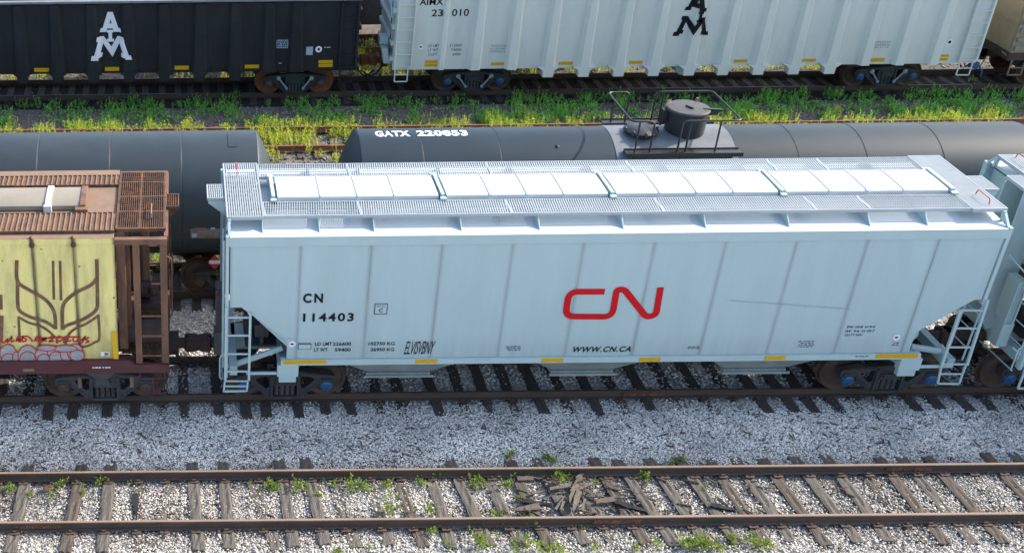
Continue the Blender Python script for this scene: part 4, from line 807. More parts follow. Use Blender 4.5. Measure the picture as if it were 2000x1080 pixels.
def patch(m, x0, x1, a0, a1, r, n=8):
    vs = []; 
    for i in range(n+1):
        a = a0+(a1-a0)*i/n
        for x_ in (x0, x1): vs.append((x_, Y3-r*math.sin(a), zc+r*math.cos(a)))
    m.add(vs, [(2*i, 2*i+1, 2*i+3, 2*i+2) for i in range(n)])
one('repair_patch', M_tank_l, tl, lambda m: (patch(m, 1.12, 1.33, -.1, .35, Rr+.012)))
tg, _, _ = tank_car(3.80, 20.7, Y3, (5.1, 18.9), M_tank, 'charcoal tank car with white lettering and top railings behind the red logo hopper', [5.72,7.55,14.5,16.1,17.9])
one('lettering_word', M_white, tg, lambda m: [m.add([(4.66+(2.22)*(.375*u if w == 0 else .45+.55*u), Y3-(Rr+.006)*math.sin(aa), zc+(Rr+.006)*math.cos(aa)) for u, aa in ((u, .128-.215*v) for u, v in V)], Fc) for w, (V, Fc) in enumerate((text2d('GATX', .045, 1.1), text2d('220853', .045, 1.08)))], smooth=False)
one('saddle_band', M_tankband, tg, lambda m: m.lathe([(0,Rr),(.01,Rr+.012),(2.83,Rr+.012),(2.84,Rr)], (10.24,Y3,zc), 'x', 96))
dc = (12.08, Y3, 0); M_domed = mat('dark_dome_paint', (.014,.017,.021), .5, var=.15)
dm = one('dome', M_domed, tg, lambda m: m.lathe([(3.72,.46),(4.40,.46),(4.40,.44)], dc, 'z', 40))
one('dome_lid', M_lid, dm, lambda m: m.lathe([(4.405,.43),(4.405,.49),(4.445,.50),(4.47,.48),(4.485,.26),(4.49,0)], dc, 'z', 40))
one('lid_handle', M_blacksteel, dm, lambda m: (m.bar((12.02,Y3+.02,4.505),(12.12,Y3-.18,4.505),.04), m.box(12.46,12.70,Y3-.24,Y3-.06,4.35,4.43), m.bar((12.38,Y3-.15,4.47),(12.80,Y3-.18,4.45),.06), m.bar((12.50,Y3-.1,4.27),(12.58,Y3-.1,4.47),.05)))
one('lid_latch', M_tan, dm, lambda m: (m.bar((11.60,Y3+.12,4.41),(11.72,Y3+.30,4.53),.06), m.bar((12.42,Y3+.40,4.43),(12.42,Y3+.40,4.54),.05)))
one('lid_hinge', M_blacksteel, dm, lambda m: (m.box(11.50,11.615,Y3-.02,Y3+.16,4.08,4.40), m.bar((11.52,Y3+.1,3.98),(11.52,Y3+.1,4.38),.05)))
mh = one('manway', M_blacksteel, tg, lambda m: (m.lathe([(3.80,.30),(3.93,.30),(3.93,.40),(3.98,.41),(4.03,.33),(4.06,.15),(4.065,0)], (10.99,Y3-.15,0), 'z', 28)))
one('manway_bolt', M_lid, mh, lambda m: [m.lathe([(0,.035),(.1,.035),(.12,.015)], (10.99+.38*math.cos(a), Y3-.15+.38*math.sin(a), 3.93), 'z', 8) for a in np.arange(0,6.28,.785)])
for s in (-1, 1):
    yy = Y3+s*.93
    one('walkway', M_blacksteel, tg, lambda m: (m.box(10.42,13.12,yy-.14,yy+.14,3.70,3.73), m.box(10.42,13.12,yy-.16,yy-.141,3.66,3.76), m.box(10.42,13.12,yy+.141,yy+.16,3.66,3.76)))
    one('walkway_leg', M_blacksteel, tg, lambda m: [m.bar((x_,yy,3.70),(x_,yy-s*.02,3.42),.05) for x_ in (10.6,11.7,12.9)])
zt = 4.50
def rail_loop(xc, xd):
    yn_, yf_ = Y3-.93, Y3+.93
    def f(m):
        m.tube(round_corners([(xd,yf_,3.7),(xd,yf_,zt),(xc,yf_,zt),(xc,yn_,zt),(xd,yn_,zt),(xd,yn_,3.7)], .14, 4), .024, 8)
        xm = xc+(xd-xc)*.35
        for yy in (yn_, yf_):
            m.tube([(xm,yy,3.7),(xm,yy,zt)], .021, 6)
            if abs(xd-xc) > 1: m.tube([(xd+(xc-xd)*.14,yy,3.7),(xd+(xc-xd)*.14,yy,zt)], .026, 6)
    return f
one('top_railing', M_blacksteel, tg, rail_loop(10.44, 10.98)); one('top_railing', M_blacksteel, tg, rail_loop(12.98, 11.62))
one('safety_valve', M_tank, tg, lambda m: m.lathe([(0,.06),(.02,.05),(.04,.03)], (8.9,Y3-.6,3.75), 'z', 8))

# ------------------------------------------------------------------ high sided gondolas
SLAB = {'A': ([(.40,1.0),(.63,1.0),(.86,.20),(.95,.20),(.99,0),(.66,0),(.60,.18),(.34,.18),(.30,0),(.0,0),(.06,.20),(.14,.20)], [(.47,.42),(.56,.42),(.515,.66)]),
        'I': ([(0,1),(1,1),(.95,.78),(.75,.78),(.75,.25),(1,.25),(1,0),(0,0),(0,.25),(.25,.25),(.25,.78),(.05,.78)], None),
        'M': ([(.17,1),(.33,1),(.505,.55),(.66,1),(.80,1),(.825,.82),(.82,.80),(.92,.22),(.97,.22),(1,.03),(.84,.03),(.83,.10),(.73,.12),(.735,.30),(.775,.30),(.70,.70),(.52,.10),(.305,.70),(.24,.30),(.29,.30),(.27,.12),(.185,.10),(.18,0),(0,0),(.02,.20),(.085,.22),(.19,.80),(.15,.82)], None)}
def slab_word(boxes, Y, mat_, parent, yfun, cuts):
    V = []; Fc = []
    for ch, (x0, z0, x1, z1) in boxes:
        outer, hole = SLAB[ch]; loops = [outer]+([hole] if hole else []); flatp = [p for l in loops for p in l]
        n = len(V); V += [(x0+(x1-x0)*u, z0+(z1-z0)*v) for u, v in flatp]
        Fc += [tuple(i+n for i in t) for t in tessellate_polygon([[Vector((p[0],p[1],0)) for p in l] for l in loops])]
    return flat('slab_lettering', mat_, parent, V, Fc, Y, yfun=yfun, cuts=cuts)
def gondola(XL, XR, Y, ribs, foot_ribs, paint, label, trucks, zt, rim, wheel, cap, links, ridge=.11, rw=.20):
    c = thing('gondola_car', label, 'freight car', ((XL+XR)/2, Y, 0), 'freight cars parked in the rail yard'); yn = Y-1.5
    xs = [XL]+ribs+[XR]
    for a, b in zip(xs, xs[1:]): one('side_panel', paint, c, lambda m: m.box(a+.002,b-.002,yn,yn+.06,1.04,zt-.072))
    one('side_panel', paint, c, lambda m: m.box(XL,XR,Y+1.44,Y+1.5,1.13,zt-.12))
    for x_ in ribs:
        ft = x_ in foot_ribs; zb = .78 if ft else 1.11
        k0 = .55 if (paint is M_aimx and x_ == ribs[0]) else 1.0
        def rib(m, rw=rw*k0, ridge=ridge*(.6 if k0 < 1 else 1), fl=.085*k0):
            for z0, z1, w0, w1 in ((1.05 if not ft else 1.128, zt-.12, rw, rw*.68),):
                P = [(-w0-fl,0),(-w0+.02,-ridge),(w0-.02,-ridge),(w0+fl,0)]; Q = [(-w1-fl,0),(-w1+.02,-ridge*.8),(w1-.02,-ridge*.8),(w1+fl,0)]
                vs = [(x_+a, yn+b+.0, z0) for a, b in P]+[(x_+a, yn+b, z1) for a, b in Q]
                m.add(vs, [(0,1,5,4),(1,2,6,5),(2,3,7,6),(3,0,4,7),(3,2,1,0),(4,5,6,7)])
            if ft: m.prism([(x_-.36,1.125),(x_+.36,1.125),(x_+.19,1.0),(x_+.17,zb),(x_-.17,zb),(x_-.19,1.0)], yn-ridge, yn+.12)
        one('rib', paint, c, rib)
    one('top_rim', rim, c, lambda m: (m.box(XL-.02,XR+.02,yn-.12,yn+.08,zt-.07,zt), m.box(XL-.02,XR+.02,Y+1.42,Y+1.62,zt-.118,zt), m.box(XL-.02,XL+.1,yn+.082,Y+1.418,zt-.118,zt), m.box(XR-.1,XR+.02,yn+.082,Y+1.418,zt-.118,zt)))
    one('end_wall', paint, c, lambda m: (m.box(XL+.01,XL+.07,yn+.062,Y+1.438,1.13,zt-.12), m.box(XR-.07,XR-.01,yn+.062,Y+1.438,1.13,zt-.12)))
    one('end_rib', paint, c, lambda m: ([m.box(XL-.09,XL+.008,yn+.1,Y+1.4,z_,z_+.14) for z_ in np.arange(1.3,zt-.4,.55)], [m.box(XR-.008,XR+.09,yn+.1,Y+1.4,z_,z_+.14) for z_ in np.arange(1.3,zt-.4,.55)]))
    one('floor', paint, c, lambda m: (m.box(XL+.02,XR-.02,yn+.065,Y+1.435,1.10,1.16), m.box(XL-.05,XR+.05,Y-.22,Y+.22,.80,1.098)))
    one('bolster_beam', paint, c, lambda m: [m.prism([(Y-1.48,1.09),(Y+1.48,1.09),(Y+1.0,.86),(Y-1.0,.86)], t_-.2, t_+.2, 'x') for t_ in trucks])
    for x_, d in ((XL+.06, 1), (XR-.06, -1)):
        a, b = min(x_, x_+d*.55), max(x_, x_+d*.55)
        one('ladder', paint if paint is not M_aimx else M_aimx, c, lambda m: ([m.box(q-.03,q+.03,yn-.12,yn-.005,1.14,zt-.13) for q in (a, b)]+[m.bar((a,yn-.10,z_),(b,yn-.10,z_),.028) for z_ in np.arange(1.18, zt-.2, .42)]+[m.bar((a+.02,yn-.1,1.15),(a+.02,yn-.1,.66),.032), m.bar((b-.1,yn-.1,1.15),(b-.1,yn-.1,.66),.032), m.bar((a+.02,yn-.1,.66),(b-.1,yn-.1,.66),.032), m.bar((a+.02,yn-.1,.9),(b-.1,yn-.1,.9),.028)]))
    for t_ in trucks: truck(c, t_, cap, M_frame_b, wheel, links=links, tread=M_tread if cap is M_rustcap else None)
    coupler(c, XL-.05, -1, Y, M_orange); coupler(c, XR+.05, 1, Y, M_orange); hose(c, XL-.1, -1, Y); hose(c, XR+.1, 1, Y)
    def rib_w(r_): k0 = .55 if (paint is M_aimx and r_ == ribs[0]) else 1.0; return rw*k0-.02, rw*k0+.09*k0, ridge*(.6 if k0 < 1 else 1)
    def yfun(x_):
        for r_ in ribs:
            d = abs(x_-r_); a, b, h = rib_w(r_)
            if d < b: return yn-.012-(h if d <= a+1e-4 else h*(b-d)/(b-a))
        return yn-.008
    cuts = [r_+s*k for r_ in ribs for s in (-1,1) for k in rib_w(r_)[:2]]
    return c, yn, yfun, cuts
gr = [-6.5,-5.32,-4.12,-2.92,-1.72,-.54,.65,1.83,2.95,3.85]
gon, yn, yf, cuts = gondola(-12.6, 5.93, Y5, [-12,-11,-10,-8.9,-7.7]+gr, [-8.9,-7.7]+gr[:8], M_gon, 'black gondola car with white stacked slab letters at the upper left', (3.9, -10.6), 3.53, mat('worn_gondola_rim', (.17,.18,.20), .5, var=.2), M_wheel, M_rustcap, True, ridge=.15)
B = lambda x0, y0, x1, y1: (at(x0, y0, yn).x, at((x0+x1)/2, y1, yn).z, at(x1, y0, yn).x, at((x0+x1)/2, y0, yn).z)
slab_word([('A', B(193,24,236,63)), ('I', B(208,59,222,82)), ('M', B(176,71,257,116))], yn, M_white, gon, yf, cuts)
for a, b, y0, y1 in ((67,96,133.5,141),(205,233,131.5,139),(341,369,129,136.5),(478,506,127,134),(622,650,118,124),(622,650,125,131.5)): rectpx(a, y0, b, y1, yn-.002, M_yel, gon, 'yellow_reflector', .006)
dashes('fine_print', M_bluedecal, gon, 529, 77, 567, 95, 5, yn-.004, 12, .7); rectpx(598, 92, 611, 108, yn-.002, M_bluedecal, gon, 'stencil_box', .004); disc('round_sticker', M_white, gon, 622.5, 97, .11, yn-.004, .045); dashes('fine_print', M_placard_w, gon, 633, 91, 646, 94, 1, yn-.004, 14); dashes('fine_print', M_placard_w, gon, 540, 121.5, 552, 125, 1, yn-.004, 15); dashes('fine_print', M_placard_w, gon, 573, 134, 584, 137, 1, yn-.12, 16)
ar = [8.74,9.86,11.08,12.33,13.52,14.69,15.86,17.04,18.18,19.36,20.54,21.74,22.87,24.02,25.16]
aim, yn, yf, cuts = gondola(7.12, 26.65, Y5, ar, [12.33]+ar[4:12], M_aimx, 'pale grey high-sided gondola with black stacked slab letters at the top right', (10.0, 24.02), 4.2, M_aimx, M_wheel, M_blue, True, ridge=.18, rw=.155)
slab_word([('A', B(1344,-17,1385,20.5)), ('I', B(1361,20.5,1372,41)), ('M', B(1321,31.5,1391,70.5))], yn, M_ink, aim, yf, cuts)
letter('AIMX', 820, -2, 866, 11, yn-.004, M_ink, aim, .02, 1.05, yfun=yf, cuts=cuts); letter('23', 843, 19, 865, 33, yn-.004, M_ink, aim, .012, yfun=yf, cuts=cuts); letter('010', 883, 18, 916, 32.5, yn-.004, M_ink, aim, .012, 1.05, yfun=yf, cuts=cuts)
for i, (a, b) in enumerate((('LD LMT','212000'),('LT WT','74000'),('CUFT','6400'))):
    letter(a, 836, 87+8.6*i, 858-2*i, 92.5+8.6*i, yn-.004, M_inkgrey, aim, .005); letter(b, 878+3*i, 86.5+8.6*i, 902-i, 92+8.6*i, yn-.004, M_inkgrey, aim, .005)
disc('round_sticker', M_white, aim, 822, 92.5, .09, yn-.004); disc('round_sticker_mark', M_ink, aim, 822, 92.5, .05, yn-.008, sy=.5); disc('round_sticker', M_white, aim, 1855, 83, .1, yn-.004); disc('round_sticker_mark', M_ink, aim, 1855, 83, .05, yn-.008)
dashes('fine_print', M_inkgrey, aim, 955, 86, 994, 103, 5, yn-.004, 21, .35); dashes('fine_print', M_inkgrey, aim, 1703, 79, 1740, 94, 5, yn-.004, 22, .35); dashes('fine_print', M_inkgrey, aim, 1838, 77, 1846, 93, 5, yn-.004, 23)
for a, b, y0, y1 in ((830,857,118,124),(829,856,125,131),(959,986,122.5,128),(1091,1119,121,127),(1228,1255,119.5,125),(1433,1459,117,122.5),(1567,1593,115.5,121),(1700,1727,114,121),(1828,1853,107,112),(1826,1851,113.5,119)): rectpx(a, y0, b, y1, yn-.002, M_yel, aim, 'yellow_reflector', .006)
one('hand_brake_housing', M_cn, aim, lambda m: (m.box(6.72,7.0,Y5-.95,Y5-.55,1.75,2.0), m.prism([(6.75,1.7),(6.95,1.7),(7.05,1.2),(6.85,1.2)], Y5-1.3, Y5-.9), m.tube([(6.95,Y5-1.1,3.4),(7.0,Y5-1.4,2.8)], .02, 6)))
one('end_hole_plate', M_ink, aim, lambda m: [m.prism([(Y5-1.28,z_),(Y5-1.12,z_),(Y5-1.12,z_+.2),(Y5-1.28,z_+.2)], 7.02, 7.026, 'x') for z_ in (1.45,2.0,2.55,3.1)])
one('discharge_pipe', M_cn, aim, lambda m: (m.lathe([(-.5,.24),(-.45,.27),(.4,.27),(.4,.2),(-.4,.2)], (16.95,Y5-.9,.95), 'y', 18), m.box(17.08,17.42,Y5-1.42,Y5-1.2,.80,1.12)))
one('uncoupling_lever', M_blue, aim, lambda m: (m.box(26.5,26.8,Y5-1.5,Y5-1.4,.85,1.05), m.bar((26.75,Y5-1.45,1.0),(27.0,Y5-1.45,.72),.05), m.bar((27.0,Y5-1.45,.72),(27.0,Y5-1.45,.55),.04)))
# faded beige wagon at the top right corner
def beige():
    XL, XR, Y = 27.75, 44, Y5
    c = thing('ribbed_wagon', 'faded beige wagon with slatted side at the top right corner', 'freight car', ((XL+XR)/2, Y, 0), 'freight cars parked in the rail yard'); yn = Y-1.45
    one('body', M_beige, c, lambda m: m.box(XL,XR,yn+.02,Y+1.45,1.35,4.1))
    one('end_sheet', M_beige, c, lambda m: (m.box(XL-.03,XL-.002,yn+.1,Y+1.4,1.4,4.05), m.box(XL-.06,XL-.032,yn+.05,Y+1.4,2.3,2.36), m.box(XL-.06,XL-.032,yn+.05,Y+1.4,3.2,3.26)))
    for i in range(12): one('side_slat', M_cream, c, lambda m: m.box(XL+.05,XL+1.4,yn-.08,yn+.018,1.45+.30*i if i < 9 else 4.0,1.60+.30*i if i < 9 else 4.09)) if i < 9 else None
    one('side_sill', M_rust_dk, c, lambda m: (m.box(XL-.05,XR,yn-.02,Y+1.45,1.1,1.345), m.box(XL-.4,XR,Y-.2,Y+.2,.8,1.098)))
    one('stirrup', M_tan, c, lambda m: (m.bar((XL+.1,yn-.04,1.1),(XL+.1,yn-.04,.6),.04), m.bar((XL+.55,yn-.04,1.1),(XL+.55,yn-.04,.6),.04), m.bar((XL+.1,yn-.04,.6),(XL+.55,yn-.04,.6),.04), m.bar((XL+.1,yn-.04,.85),(XL+.55,yn-.04,.85),.035)))
    one('brake_rod', M_tan, c, lambda m: (m.bar((XL-.2,Y-1.3,1.35),(XL+.2,Y-1.4,1.05),.05), m.tube(smooth_path([(XL-.9,Y-.4,.8),(XL-.6,Y-.5,.45),(XL-.2,Y-.4,.5),(XL,Y-.3,.85)],4), .02, 6)))
    truck(c, XL+2.2, M_rustcap, M_frame_g, M_wheel); coupler(c, XL-.05, -1, Y, M_rust_dk)
beige()
# dark wagon seen through the gap in the far row
def far_wagon():
    c = thing('dark_wagon', 'dark wagon with pale scribbled graffiti seen through the gap in the far row', 'freight car', (9, Y6, 0), 'freight cars parked in the rail yard'); yn = Y6-1.5
    for a in range(0, 17): one('side_panel', M_far, c, lambda m: m.box(.5+a+.01,1.5+a-.01,yn,yn+.05,1.15,3.3))
    one('side_panel', M_far, c, lambda m: m.box(.5,17.5,Y6+1.4,Y6+1.5,1.15,3.3))
    one('side_post', M_far, c, lambda m: [m.box(.45+a,.55+a,yn-.09,yn-.002,1.15,3.3) for a in range(0,18)])
    one('top_rim', M_frame_g, c, lambda m: (m.box(.4,17.6,yn-.1,yn+.1,3.302,3.42)))
    one('floor', M_far, c, lambda m: (m.box(.5,17.5,yn+.05,Y6+1.4,1.1,1.3)))
    strokes('graffiti_tag', M_frame_g, c, [[(702,12),(704,26)],[(708,10),(707,28),(712,18),(716,27)],[(716,14),(722,12),(718,24),(712,36)]], .04, yn-.01, curve=False)
    truck(c, 3.0, M_rustcap, M_frame, M_wheel); truck(c, 15, M_rustcap, M_frame, M_wheel)
far_wagon()

# ------------------------------------------------------------------ weeds
def weed_arrays(P, H, stems, spread, leaves, leaf_len, leaf_w, lean=.18):
    # P: (n,3) clump bases, H heights -> quads (stems as thin ribbons and upright leaves)
    Vs = []
    for b, h in zip(P, H):
        ns = rng.integers(stems[0], stems[1]+1)
        for _ in range(ns):
            a = rng.uniform(0, 6.283); r_ = spread*rng.random()**.6; base = b+np.array([r_*math.cos(a), r_*math.sin(a), 0])
            hh = h*rng.uniform(.55, 1.0); tip = base+np.array([rng.normal(0,lean)*hh, rng.normal(0,lean)*hh, hh]); d = tip-base
            w = .006; sd = np.array([math.cos(a), math.sin(a), 0])*w
            Vs.append([base-sd, base+sd, tip+sd*.4, tip-sd*.4])
            nl = max(3, int(leaves*hh/h))
            for k in range(nl):
                t = rng.uniform(.12, 1.0); q = base+d*t; az = rng.uniform(0, 6.283); up = rng.uniform(.35, 1.1); L_ = leaf_len*rng.uniform(.6,1.2)*(1.25-.7*t)
                o = np.array([math.cos(az)*math.cos(up), math.sin(az)*math.cos(up), math.sin(up)])*L_; s_ = np.array([-math.sin(az), math.cos(az), 0])*leaf_w*rng.uniform(.7,1.2)*.5
                mid = q+o*.5; Vs.append([q, mid+s_, q+o, mid-s_])
    V = np.array(Vs).reshape(-1, 3); return V, np.arange(len(V)).reshape(-1, 4)
def weed_stuff(name, P, H, mat_, **k):
    V, Fq = weed_arrays(P, H, **k); me = fast_mesh(name, V, Fq, mat_); o = bpy.data.objects.new(name, me); COL.objects.link(o); o['kind'] = 'stuff'; return o
def band(n, x0, x1, yc, ys, cl=.5, thin=0.0):
    x = rng.uniform(x0, x1, n*3); y = rng.normal(yc, ys, n*3); k = (np.sin(2.3*x+1.7*y)+np.sin(.9*x-1.1*y+2)+np.sin(5.1*x))*.33 + rng.normal(0,.5,n*3) > thin
    x, y = x[k][:n], y[k][:n]; return np.stack([x, y, np.full(len(x), -.26)], 1)
TK = dict(stems=(4,8), spread=.2, leaves=13, leaf_len=.11, leaf_w=.026, lean=.13)
P = np.concatenate([band(430, -6.5, 27, 37.75, .28, thin=.15), band(280, -6.5, 27, 36.95, .28, thin=.25), band(230, -6, 27, 35.9, .4, thin=.3), band(90, -3, 2, 29.7, .45), band(130, -2, 10, 34.2, 1.0, thin=.3), band(40, -2, 6, 31, 1.0, thin=.4)])
weed_stuff('tall_weeds', P, rng.uniform(.2, .6, len(P)), M_weedtall, **TK)
P = np.concatenate([band(230, -6.5, 29, 40.0, .25, thin=.15), band(150, -6.5, 29, 39.2, .4, thin=.5), band(150, 10, 29, 38.7, .5), band(160, -6, 29, 38.3, .4, thin=.5)])
weed_stuff('green_weeds', P, rng.uniform(.16, .5, len(P)), M_weedlow, stems=(4,7), spread=.2, leaves=13, leaf_len=.10, leaf_w=.03)
P = band(420, -6.5, 29, 38.9, .7, thin=.3); weed_stuff('ground_cover', P, rng.uniform(.08, .2, len(P)), M_weedlow, stems=(5,8), spread=.25, leaves=7, leaf_len=.1, leaf_w=.04, lean=.6)
P = np.concatenate([band(420, -6.5, 28, 43.6, .6), band(300, -6.5, 28, 45, .8)]); weed_stuff('tall_weeds', P, rng.uniform(.25, .6, len(P)), M_weedtall, **TK)
P = band(120, -6, 8, 29.9, .5); weed_stuff('green_weeds', P, rng.uniform(.25, .55, len(P)), M_weedlow, stems=(4,7), spread=.2, leaves=12, leaf_len=.12, leaf_w=.035)
# low weeds between and in front of the nearest rails: one object per clump
def weed_mesh(h, mat_, **k):
    V, Fq = weed_arrays(np.zeros((1,3)), [h], **k); return fast_mesh('weed', V, Fq, mat_)
WM = [weed_mesh(h, M_weednear, stems=(9,13), spread=sp, leaves=11, leaf_len=.075, leaf_w=.032, lean=.5) for h, sp in ((.16,.13),(.20,.16),(.13,.18),(.24,.12),(.18,.2))]
spots = [(8,925,1),(20,955,1),(12,968,0),(118,945,1),(108,962,.8),(160,940,.6),(60,965,.5),(196,942,.8),(165,960,.6),(532,945,1.2),(528,958,1),(583,955,1),(600,948,.8),(645,945,.8),(690,955,1),(625,965,.6),(700,940,1.1),(712,950,1),(752,945,1),(770,965,.7),(760,1000,1),(822,940,.9),(830,1000,1.1),(861,925,.8),(925,945,1),(938,938,1),(985,942,1.1),(1010,970,.7),(965,1002,.9),(1028,930,.7),(1055,928,.8),(1085,928,1.3),(1108,938,.9),(1160,945,.7),(1170,968,.6),(1255,932,.8),(1310,905,.8),(1322,896,.8),(1372,950,.5),(1000,885,.7),(1070,893,.9),(1080,898,.7),(990,893,.6),(930,1020,.6),(842,1035,.8),(975,1022,.8),(1030,1022,.8),(1132,1028,.7),(1155,1022,.5),(945,1066,1.3),(1030,1070,1.3),(1065,1068,1.1),(1090,1070,1),(1160,1066,.8),(1345,1062,1.4),(1365,1056,1.2),(1385,1062,1.2),(1410,1066,1),(1430,1050,.9),(1462,1055,1.2),(1480,1062,1),(1502,1062,.7),(1275,1060,.8),(1240,1068,.7),(715,1068,.6),(660,1075,.7),(1012,1060,.8),(1000,1072,.7),(490,940,.5),(250,940,.5),(880,1062,.7)]
ORD = ['first','second','third','fourth','fifth','sixth','seventh','eighth','ninth','tenth','eleventh','twelfth','thirteenth','fourteenth','fifteenth','sixteenth','seventeenth','eighteenth','nineteenth','twentieth']
def ordinal(i, n):
    k, side = (i, 'left') if i < (n+1)//2 else (n-1-i, 'right')
    return ('leftmost' if side == 'left' else 'rightmost') if k == 0 else f'{ORD[k]} from the {side}'
spots.sort(); row = lambda q: 0 if q[1] < 915 else 1 if q[1] < 1012 else 2; rows = [[q for q in spots if row(q) == k] for k in range(3)]
for i, (px, py, s) in enumerate(spots):
    p = atz(px, py+4, -.215); o = link('weed', WM[i % 5], loc=p, rz=random.uniform(0,6.28)); o.scale = (s, s, s*random.uniform(.8,1.2)); o['category'] = 'weed'
    if py < 915: lb, gp = 'green weed behind the nearest track', 'weeds in the gravel behind the nearest track'
    elif py < 1012: lb, gp = 'yellow-green weed between the nearest rails', 'weeds between the nearest rails'
    else: lb, gp = 'yellow-green weed in front of the nearest track', 'weeds in front of the nearest track'
    k = rows[row((px,py,s))]; o['label'] = ('large ' if s > 1.05 else 'tiny ' if s < .75 else '')+lb+', '+ordinal(k.index((px,py,s)), len(k)); o['group'] = gp
P = np.stack([rng.uniform(-1.2,-.4,26), rng.uniform(22.0,23.0,26), np.full(26,1.40)], 1)
weed_stuff('dry_grass', P, rng.uniform(.12,.3,26), M_dry, stems=(5,9), spread=.1, leaves=4, leaf_len=.14, leaf_w=.008, lean=.5)

# ------------------------------------------------------------------ wood scraps and litter
def plank(name, x0, y0, x1, y1, w, th, zl, mat_, label, tilt=0):
    a = atz(x0, y0, -.19); b = atz(x1, y1, -.19); d = (b-a); L_ = d.length*1.15; taper = random.choice((-1,1)); r = random.Random(int(x0*7+y0)); m = MB(); n = 5
    top = []; 
    for i in range(n+1):
        t = i/n-.5; ww = w*max(.18, 1-(.25+.9*r.random())*max(0, t*2 if taper > 0 else -t*2)-.2*abs(t))
        top += [(L_*t+r.uniform(-.02,.02), -ww/2*r.uniform(.7,1), th*.75*r.uniform(.45,1.0)), (L_*t+r.uniform(-.02,.02), ww/2*r.uniform(.7,1), th*r.uniform(.8,1.1))]
    k = len(top); vs = top+[(p[0], p[1], 0) for p in top]; fs = []
    for i in range(n):
        q = 2*i; fs += [(q,q+2,q+3,q+1),(q+k,q+1+k,q+3+k,q+2+k),(q,q+k,q+2+k,q+2),(q+1,q+3,q+3+k,q+1+k)]
    fs += [(0,1,1+k,k),(2*n,2*n+k,2*n+1+k,2*n+1)]
    me = m.add(vs, fs).mesh(name, mat_, smooth=False); o = link(name, me, loc=((a+b)/2)+Vector((0,0,zl))); o.rotation_euler = (0, tilt*.6, math.atan2(d.y, d.x)); o['label'] = label; o['category'] = 'wood scrap'; o['group'] = 'wood scraps in the nearest track'; return o
G_, K_ = M_scrap, M_scrapdk
plank('wood_plank', 1012, 938, 1056, 938, .12, .06, .02, G_, 'flat pale plank lying along the far rail left of the splintered heap')
plank('wood_splinter', 1075, 962, 1120, 950, .09, .05, .05, G_, 'pale splinter leaning left from the top of the heap', .15)
plank('wood_splinter', 1122, 950, 1134, 940, .10, .06, .07, G_, 'short upright splinter at the top of the heap', -.3)
plank('wood_splinter', 1112, 985, 1124, 950, .13, .07, .03, G_, 'broad splinter at the left of the heap centre', .1)
plank('wood_splinter', 1118, 1002, 1130, 966, .13, .08, .05, G_, 'long splinter at the bottom of the heap', .12)
plank('wood_splinter', 1150, 972, 1176, 971, .08, .05, .02, G_, 'small pale splinter right of the heap')
plank('wood_splinter', 1010, 1000, 1050, 994, .16, .07, .03, G_, 'pale splinter against the near rail left of the heap')
plank('wood_plank', 1165, 983, 1198, 977, .16, .05, .01, G_, 'grey board fragment right of the heap')
plank('blackened_board', 1025, 982, 1072, 992, .10, .07, .03, K_, 'blackened board left of the splintered heap')
plank('blackened_board', 1205, 986, 1255, 1001, .10, .08, .02, K_, 'blackened board right of the splintered heap')
plank('blackened_board', 1390, 990, 1432, 1000, .10, .07, .02, K_, 'blackened board against the near rail at the centre right')
plank('wood_splinter', 1402, 978, 1420, 992, .06, .05, .03, M_tiebrown, 'curved brown splinter at the centre right of the nearest track')
plank('wood_splinter', 1046, 940, 1090, 958, .08, .05, .03, K_, 'dark splinter between the plank and the heap')
plank('wood_splinter', 1330, 938, 1362, 945, .04, .03, .02, K_, 'thin dark splinter near the far rail at the centre right')
plank('rusty_plate', 86, 955, 103, 953, .16, .03, .02, M_rust, 'square rusty plate lying between the nearest rails at the left')
plank('wood_splinter', 772, 996, 784, 986, .05, .04, .02, M_tiebrown, 'small brown chip by the near rail at the centre left')
plank('blackened_board', 264, 967, 267, 1012, .15, .02, .01, K_, 'dark board lying on a tie at the left of the nearest track')
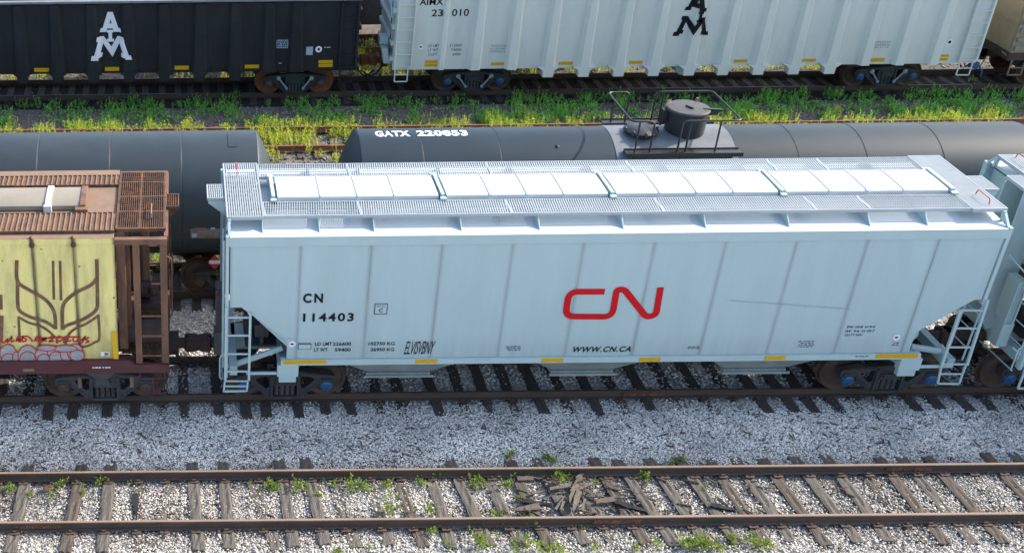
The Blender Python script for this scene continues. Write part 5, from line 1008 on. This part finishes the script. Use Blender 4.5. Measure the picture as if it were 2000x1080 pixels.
plank('wood_plank', 1495, 955, 1512, 953, .10, .03, .02, M_tiebrown, 'small orange-brown chip on a tie at the right')
for k, (x0, y0, x1, y1) in enumerate([(1086,996,1102,972),(1100,956,1118,944),(1128,962,1150,950),(1136,998,1142,978),(1066,950,1086,940),(1094,1000,1100,984),(1146,962,1162,972),(1040,968,1062,962),(1124,938,1136,930),(1180,950,1206,958)]):
    plank('wood_splinter', x0, y0, x1, y1, .06, .035, .03+.01*(k % 3), M_scrap if k % 3 else M_tiegrey, 'thin splinter in the splintered heap, '+ordinal([0,4,7,8,2,3,9,1,6,5].index(k) if False else sorted(range(10), key=lambda q: [1086,1100,1128,1136,1066,1094,1146,1040,1124,1180][q]).index(k), 10)+' of the thin ones', .12*(k % 2))
m = MB()
def chip(x_, y_, L_, w, z, rz):
    c_, s_ = math.cos(rz), math.sin(rz); h = w*.7
    vs = []
    for a, b, q in ((-L_/2,-w/2,0),(L_/2,-w/3,0),(L_/2,w/3,0),(-L_/2,w/2,0),(-L_/2,-w/3,h),(L_/2,-w/4,h*.7),(L_/2,w/4,h*.7),(-L_/2,w/3,h)): vs.append((x_+a*c_-b*s_, y_+a*s_+b*c_, z+q))
    m.add(vs, [(0,3,2,1),(4,5,6,7),(0,1,5,4),(1,2,6,5),(2,3,7,6),(3,0,4,7)])
for i in range(260):
    x_, y_ = random.uniform(-5, 19), random.gauss(20.95, .42); z_ = float(ballast_z(np.array([x_]), np.array([y_]))[0])+.02; chip(x_, y_, random.uniform(.06,.24)*random.random()+.05, random.uniform(.012,.04), z_, random.gauss(0,.9))
for i in range(90): chip(random.uniform(-5,19), random.uniform(18.4,19.7), random.uniform(.05,.2), random.uniform(.015,.04), -.2, random.uniform(0,3.1))
for i in range(90): chip(random.gauss(8.4,1.3), random.uniform(18.4,19.6), random.uniform(.06,.3), random.uniform(.02,.05), -.19, random.uniform(0,3.1))
lit = m.build('wood_litter', M_tiebrown, smooth=False, fix=False); lit['kind'] = 'stuff'
